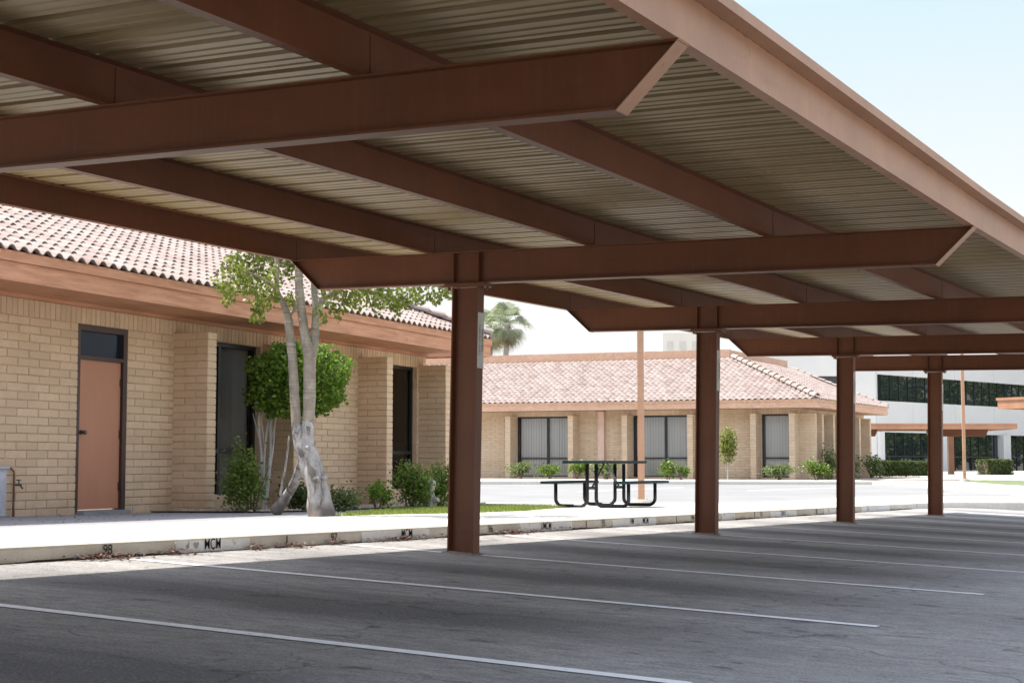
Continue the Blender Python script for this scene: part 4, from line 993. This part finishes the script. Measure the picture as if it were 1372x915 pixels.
# burls and pruning scars
for px, py, r, dy in ((426, 642, .05, -.085), (436, 640, .035, -.07), (413, 600, .03, -.07), (402, 428, .024, -.04)):
    p = pix(px, py, TY + dy) - T0
    tm.tube([p + Vector((0, .0, 0)), p + Vector((.02, -.06, 0))], [r, r * .8], 9, 0, .3)
tm.build('trunk', M['bark_wash'], tree, smooth=True)
rr = random.Random(5); cm = MB()
def P3(px, py, dY=0.0): return pix(px, py, TY + dY) - T0
cl = []
for px, py, r in ((304, 352, .14), (318, 345, .2), (335, 352, .2), (352, 345, .2), (372, 350, .18), (392, 355, .2), (296, 375, .17), (304, 392, .13), (300, 400, .1), (325, 372, .18), (345, 372, .18), (362, 370, .16), (338, 392, .16), (352, 400, .16),
                  (345, 412, .12), (340, 420, .1), (346, 425, .07), (366, 395, .1), (388, 398, .09), (388, 405, .08), (410, 350, .15), (330, 380, .13), (312, 383, .12), (318, 362, .15),
                  (432, 400, .11), (432, 425, .08), (425, 415, .09), (440, 410, .09), (455, 398, .14), (470, 395, .14), (462, 408, .1), (480, 402, .13), (452, 418, .08), (494, 394, .12), (512, 396, .16), (530, 398, .16), (505, 408, .12), (540, 405, .15), (528, 412, .1),
                  (545, 392, .14), (556, 396, .1), (575, 394, .10), (588, 392, .10), (583, 400, .07), (597, 390, .07), (515, 385, .2), (480, 385, .2), (560, 382, .2), (445, 385, .2), (562, 402, .06), (610, 385, .18)):
    cl.append((P3(px, py, rr.uniform(-.5, .6)), r * .86, 1))
for k in range(46):     # crown above the carport eave
    a = rr.uniform(0, 6.283); q = math.sqrt(rr.random()) * 1.7; c = P3(425 + 62 * math.cos(a) * q, 255 + rr.uniform(-110, 55), math.sin(a) * q * .8)
    cl.append((c, rr.uniform(.18, .32), 0))
for c, r, near_ in cl:
    clump(cm, c, r * 1.0, int(110 * (r / .15) ** 1.6) if near_ else int(130 * (r / .2) ** 1.5), .052 if near_ else .06, rr, .55, (1, 1, 1.15))
cm.build('crown', M['ficus'], tree)

# clipped round shrub tree
bc = L2W(.2, 6.35); Dc = -SA * bc[0] + CA * bc[1]; b0_ = pix(352, 660, Dc); B0 = Vector((b0_.x, b0_.y, 0)); B0.z = g(B0.x, B0.y)
bt = empty('ball_tree', B0); tag(bt, 'clipped round green shrub tree on slim white stems before the blind window', 'tree')
sm_ = MB(); C = Vector((bc[0], bc[1], 1.25)) - B0
for px, pm_, px2, r in ((349, 350, 346, .032), (350, 354, 359, .026), (352, 362, 362, .034), (354, 364, 368, .022)):
    base = Vector((rnd.uniform(-.05, .05), rnd.uniform(-.05, .05), -.05)); mid = pix(pm_, 612, Dc) - B0; top = pix(px2, 560, Dc) - B0
    a, b = spline([(*base, r), (*mid, r * .8), (*top, r * .6), (top.x * 1.0 + (C.x - top.x) * .2, top.y + (C.y - top.y) * .2, top.z + .35, r * .3)], 6); sm_.tube(a, b, 8, 0, .12)
for pa, pb_, yb in ((350, 338, 560), (354, 348, 556), (362, 372, 552), (364, 356, 556)):
    t = pix(pb_, yb - 6, Dc) - B0; s_ = pix(pa, 600, Dc) - B0
    sm_.tube([s_, (s_ * .4 + t * .6), t], [.018, .014, .008], 6)
sm_.build('trunk', M['bark_pale'], bt, smooth=True)
cm = MB(); rr = random.Random(9)
for k in range(9000):
    v = Vector((rr.gauss(0, 1), rr.gauss(0, 1), rr.gauss(0, 1))).normalized()
    rad = 1 - abs(rr.gauss(0, .13)) if k % 4 else rr.uniform(.2, .9)
    rad *= 1 + .22 * noise.noise(v * 2.3) + .16 * noise.noise(v * 5)
    bx_ = (abs(v.x) ** 2.8 + abs(v.y) ** 2.8 + abs(v.z) ** 2.8) ** (-1 / 2.8); p = C + Vector((v.x * .67, v.y * .67, v.z * .54)) * rad * bx_
    leaf(cm, p, rr.uniform(.045, .075), rr, .1)
cm.build('crown', M['balltree'], bt)

def bush(x, y, rx, ry, h, n, ls, mat, label, group=None, seed=0, stems=5, lift=.0, name='bush', spiky=0, stemmat='twig'):
    rr = random.Random(seed); z0 = g(x, y); e_ = empty(name, (x, y, z0)); tag(e_, label, 'bush', group)
    sm2 = MB()
    for k in range(stems):
        a = rr.uniform(0, 6.28); sm2.tube([(0.03 * math.cos(a), .03 * math.sin(a), -.05), (rx * .3 * math.cos(a), ry * .3 * math.sin(a), h * .4), (rx * .6 * math.cos(a), ry * .6 * math.sin(a), h * .8)], [.016, .012, .005], 6)
    sm2.build('stem', M[stemmat], e_)
    lf = MB(); nb = max(4, int(rx * 14)); blobs = []
    for k in range(nb):
        a = rr.uniform(0, 6.28); q = math.sqrt(rr.random()) * .68; blobs.append((Vector((rx * q * math.cos(a), ry * q * math.sin(a), lift + (h - lift) * rr.uniform(.28, .78))), rr.uniform(.3, .45)))
    for k in range(n):
        c, f = blobs[k % nb]; v = Vector((rr.gauss(0, .5), rr.gauss(0, .5), rr.gauss(0, .5)))
        p = c + Vector((v.x * rx * f * 1.6, v.y * ry * f * 1.6, v.z * (h - lift) * f * 1.1)); p.z = max(.03, p.z)
        leaf(lf, p, ls * rr.uniform(.7, 1.3), rr, -.25)
    for k in range(spiky):
        a = rr.uniform(0, 6.28); b0 = Vector((rx * .5 * math.cos(a), ry * .5 * math.sin(a), h * .7)); t_ = b0 + Vector((rr.uniform(-.08, .08), rr.uniform(-.08, .08), h * rr.uniform(.35, .6)))
        for q in range(26):
            leaf(lf, b0.lerp(t_, q / 26), ls * .8, rr, -.6)
    lf.build('foliage', M[mat], e_); return e_
GB = 'bushes in the bed along the near wall'
for (px, Yd, rx, h, n, lab, spk, ls, mt) in ((338, 22.2, .40, .80, 2600, 'leafy sprawling bush at the foot of the white stemmed shrub tree', 4, .045, 'bushleaf'),
                                  (398, 23.2, .30, .42, 900, 'low dark bush right behind the scarred tree trunk', 0, .045, 'hedgeleaf'),
                                  (458, 22.9, .28, .36, 1100, 'small grey green bush just to the side of the tree trunk base', 0, .04, 'paleleaf'),
                                  (507, 24.2, .24, .36, 800, 'small yellow green bush in front of the middle wing wall', 1, .045, 'balltree'),
                                  (549, 24.9, .36, .60, 2000, 'dense green bush with upright shoots under the bare dark window', 5, .05, 'bushleaf'),
                                  (590, 25.9, .30, .62, 1200, 'upright green bush against the end wing wall beside the pale stump', 4, .05, 'bushleaf')):
    X = (px - 686) * Yd / 2127; x, y = X * CA - Yd * SA, X * SA + Yd * CA
    bush(x, y, rx, rx, h, n, ls, mt, lab, GB, seed=px, spiky=spk)
# pale stump
X = (577 - 686) * 25.3 / 2127; x, y = X * CA - 25.3 * SA, X * SA + 25.3 * CA
m = MB(); a, b = spline([(0, 0, -.05, .10), (.01, 0, .10, .085), (.0, 0, .25, .06), (.03, 0, .38, .055), (.05, .0, .44, .035)], 5); m.tube(a, b, 12, 0, .6)
a, b = spline([(.0, 0, .08, .05), (.10, .0, .14, .045), (.15, 0, .10, .03)], 4); m.tube(a, b, 9, 0, .5)
st = m.build('tree_stump', M['bark_pale'], smooth=True); st.location = (x, y, g(x, y)); tag(st, 'pale weathered tree stump among the bushes beside the wall corner', 'tree stump')
# bushes of the far bed
GF = 'low bushes under the windows across the driveway'
fb_list = [(697, 61.0, .48, .62, 'fluffy round bush at the near window of the far building, leftmost of the row', 420), (736, 60.4, .46, .52, 'low spreading bush under the middle of the first far window', 380),
           (773, 60.0, .42, .60, 'bush behind the picnic table on the first far pier', 380), (812, 59.6, .58, .60, 'wide bush behind the picnic table braces', 460),
           (895, 58.6, .38, .62, 'green bush beside the far window behind the tan lamp post', 360), (913, 58.4, .30, .45, 'small grey bush at the sill of the second far window', 220),
           (1043, 57.8, .50, .50, 'rounded low bush under the single narrow far window', 460), (1094, 57.6, .52, .66, 'broad leafy bush at the corner of the far building', 560)]
for i, (px, Yd, rx, h, lab, n) in enumerate(fb_list):
    X = (px - 686) * Yd / 2127; x, y = X * CA - Yd * SA, X * SA + Yd * CA
    bush(x, y, rx, rx * .8, h, n * 2, .085, 'bushleaf' if i % 3 else 'paleleaf', lab, GF, seed=200 + i, stems=5, lift=.15, stemmat='twig')
for i, (px, Yd, rx, h, n, lab) in enumerate(((1112, 60.5, .38, 1.15, 700, 'tall loose bush beside the side wall of the far building'), (1168, 65.5, .55, .8, 700, 'sprawling pale bush at the back end of the far building'), (1140, 63.0, .4, .9, 500, 'bush halfway along the far side wall hidden by a column'))):
    X = (px - 686) * Yd / 2127; x, y = X * CA - Yd * SA, X * SA + Yd * CA
    bush(x, y, rx, rx, h, n, .09, 'paleleaf', lab, GF, seed=300 + i)
X = (975 - 686) * 59.3 / 2127; x, y = X * CA - 59.3 * SA, X * SA + 59.3 * CA
s_ = empty('small_tree', (x, y, g(x, y))); tag(s_, 'small slim tree with oval yellow green crown against the far wall', 'tree')
m = MB(); m.tube([(0, 0, -.05), (.01, 0, .5), (0, 0, 1.2)], [.035, .028, .015], 8); m.build('trunk', M['bark_pale'], s_)
m = MB(); rr = random.Random(77)
for k in range(1500):
    v = Vector((rr.gauss(0, .42), rr.gauss(0, .42), rr.gauss(0, .42))); v = v if v.length < 1 else v.normalized()
    leaf(m, Vector((v.x * .36, v.y * .36, 1.28 + v.z * .72)), .08, rr)
m.build('crown', M['ficus'], s_)
# hedges
def hedge(p0, p1, w, h, label, seed, n):
    rr = random.Random(seed); a = Vector((*p0, 0)); b = Vector((*p1, 0)); d = (b - a); L = d.length; e_ = empty('hedge', (*p0, g(*p0)), math.atan2(d.y, d.x)); tag(e_, label, 'hedge', 'clipped hedges before the white building')
    m = MB()
    for k in range(n):
        q = rr.random(); x = rr.uniform(0, L)
        if q < .4: p = Vector((x, rr.uniform(0, w), h - abs(rr.gauss(0, .03))))
        elif q < .8: p = Vector((x, abs(rr.gauss(0, .03)), rr.uniform(0, h)))
        elif q < .9: p = Vector((rr.choice((0, L)), rr.uniform(0, w), rr.uniform(0, h)))
        else: p = Vector((x, rr.uniform(0, w), rr.uniform(0, h)))
        p += Vector((0, 0, .05 * noise.noise(Vector((x * 2, seed, 0))))); leaf(m, p, rr.uniform(.07, .12), rr)
    m.build('foliage', M['hedgeleaf'], e_)
    m = MB(); m.box(.08, L - .08, .08, w - .08, 0, h - .1); m.build('inner_branches', M['twig'], e_)
def atY(px, Yd): 
    X = (px - 686) * Yd / 2127; return (X * CA - Yd * SA, X * SA + Yd * CA)
hedge(atY(1176, 73), atY(1245, 75.5), .8, .66, 'long clipped hedge in front of the glass ground floor behind the columns', 1, 5200)
hedge(atY(1324, 80), atY(1357, 81), .8, .75, 'short clipped hedge block beside the lamp post and thin dark pole', 2, 2600)

# palms
def palm(px, Yd, h, seed, label):
    rr = random.Random(seed); x, y = atY(px, Yd); e_ = empty('palm_tree', (x, y, -.5)); tag(e_, label, 'palm tree', 'fan palms behind the far building')
    m = MB(); n = 40; m.tube([(.1 * math.sin(i * .2), 0, h * i / n) for i in range(n + 1)], [.19 * (1.25 if i < 3 else 1) + .012 * (i % 2) for i in range(n + 1)], 12); m.build('trunk', M['palmbark'], e_, smooth=True)
    top = Vector((.1 * math.sin(8), 0, h))
    for nm, mt, cnt, e0, e1, Lr in (('crown', 'frond', 30, -.9, 1.3, (1.4, 2.0)), ('dry_skirt', 'deadfrond', 16, -1.45, -.8, (1.2, 1.7))):
        m = MB()
        for k in range(cnt):
            a = rr.uniform(0, 6.283); el = rr.uniform(e0, e1); L = rr.uniform(*Lr)
            d = Vector((math.cos(a) * math.cos(el), math.sin(a) * math.cos(el), math.sin(el)))
            st_ = top + d * L * .45 + Vector((0, 0, -.05)); m.tube([top, st_], [.02, .012], 4)
            side = d.cross(Vector((0, 0, 1)) if abs(d.z) < .95 else Vector((1, 0, 0))).normalized(); upv = side.cross(d)
            for q in range(22):
                t = (q / 21 - .5) * 2.6; dd = (d * math.cos(t) + side * math.sin(t)); tip = st_ + dd * L * .62 + Vector((0, 0, -.28 * L * rr.uniform(.6, 1.2))); w = (side * math.cos(t) - d * math.sin(t)) * .028
                mid = st_ + dd * L * .36
                i = len(m.v); m.v += [tuple(st_), tuple(mid + w), tuple(tip), tuple(mid - w)]; m.f.append((i, i + 1, i + 2, i + 3)); m.m.append(0)
        m.build(nm, M[mt], e_)
palm(678, 110, 10.35, 3, 'fan palm with pale trunk fully visible above the far roof')
palm(656, 118, 10.7, 4, 'fan palm half hidden by the tiled eave corner')

# trees beyond the right edge of the picture, seen as reflections in the glass
def broad_tree(x, y, h, r, seed, label):
    rr = random.Random(seed); e_ = empty('street_tree', (x, y, -.5)); tag(e_, label, 'tree', 'trees opposite the glass front')
    m = MB(); m.tube([(0, 0, 0), (.1, 0, h * .3), (0, .1, h * .6)], [.28, .2, .1], 8)
    for k in range(5):
        a = k * 1.3; m.tube([(0.05, 0, h * .35), (r * .5 * math.cos(a), r * .5 * math.sin(a), h * .7)], [.1, .03], 6)
    m.build('trunk', M['bark'], e_); m = MB()
    for k in range(26):
        v = Vector((rr.gauss(0, .5), rr.gauss(0, .5), rr.gauss(0, .5))); c = Vector((v.x * r, v.y * r, h * .66 + v.z * h * .33)); clump(m, c, r * .3, 110, .34, rr)
    m.build('crown', M['bushleaf'], e_)
for i in range(13):
    t = i / 12; rr0 = random.Random(900 + i)
    broad_tree(-7.5 + 13 * t + rr0.uniform(-1.2, 1.2), 124 + 52 * t, rr0.uniform(7.0, 11.5), rr0.uniform(2.6, 3.8), 400 + i, ['round leafy street tree mirrored in the upper glass ribbon', 'tall leafy street tree mirrored in the glass front', 'bushy street tree mirrored in the ground floor glass'][i % 3])
for i in range(12):
    t = i / 11; rr0 = random.Random(950 + i)
    broad_tree(-10.5 + 14 * t + rr0.uniform(-.6, .6), 122 + 54 * t, rr0.uniform(3.2, 4.2), 2.5, 450 + i, 'low leafy shrub tree mirrored in the ground floor glass')
# ------------------------------------------------------------------ light, sky, camera
SUN_EL, SUN_AZ = 62.0, 194.0      # azimuth of the direction towards the sun, degrees ccw from +x
sd = Vector((math.cos(R(SUN_EL)) * math.cos(R(SUN_AZ)), math.cos(R(SUN_EL)) * math.sin(R(SUN_AZ)), math.sin(R(SUN_EL))))
L = bpy.data.lights.new('sun', 'SUN'); L.energy = 2.3; L.angle = R(.53); L.color = (1.0, .94, .85)
lo = bpy.data.objects.new('sun', L); col.objects.link(lo); lo.rotation_euler = (-sd).to_track_quat('-Z', 'Y').to_euler(); lo.location = (-20, 0, 40)
w = bpy.data.worlds.new('World'); scene.world = w; w.use_nodes = True; nt = w.node_tree; bg = nt.nodes['Background']
sky = nt.nodes.new('ShaderNodeTexSky'); sky.sky_type = 'NISHITA'; sky.sun_disc = False; sky.sun_elevation = R(SUN_EL); sky.sun_rotation = R(90 - SUN_AZ)
sky.air_density = 1.0; sky.dust_density = 1.0; sky.ozone_density = .8; sky.altitude = 300
hs = nt.nodes.new('ShaderNodeHueSaturation'); hs.inputs['Saturation'].default_value = .50   # hazy desert air
tcw = N(nt, 'ShaderNodeTexCoord'); spw = N(nt, 'ShaderNodeSeparateXYZ'); nt.links.new(tcw.outputs['Generated'], spw.inputs[0])
lim = ramp(nt, spw.outputs[2], [(.12, (.98, .98, .97)), (.28, (.70, .875, .95)), (.42, (4.0, 4.0, 4.0))])     # haze-white horizon turning pale blue higher up
lim2 = mixc(nt, 1.0, lim, (1.86, 1.86, 1.86), 'MULTIPLY')
nt.links.new(sky.outputs[0], hs.inputs['Color']); nt.links.new(mixc(nt, 1.0, hs.outputs[0], lim2, 'DARKEN'), bg.inputs[0]); bg.inputs[1].default_value = .14
cam = bpy.data.cameras.new('camera'); co_ = bpy.data.objects.new('camera', cam); col.objects.link(co_); scene.camera = co_
cam.sensor_width = 36; cam.lens = 2121 / 1372 * 36; cam.clip_end = 3000; cam.clip_start = .05
fwd = Vector((-SA, CA, 0)); fv = fwd * math.cos(R(4.435)) + Vector((0, 0, math.sin(R(4.435))))
co_.rotation_euler = fv.to_track_quat('-Z', 'Y').to_euler(); co_.location = (0, 0, 0)
scene.render.engine = 'CYCLES'
scene.cycles.max_bounces = 10; scene.cycles.diffuse_bounces = 6; scene.cycles.transparent_max_bounces = 12
scene.view_settings.view_transform = 'Standard'; scene.view_settings.look = 'None'; scene.view_settings.gamma = 1.0
scene.view_settings.exposure = 2.0
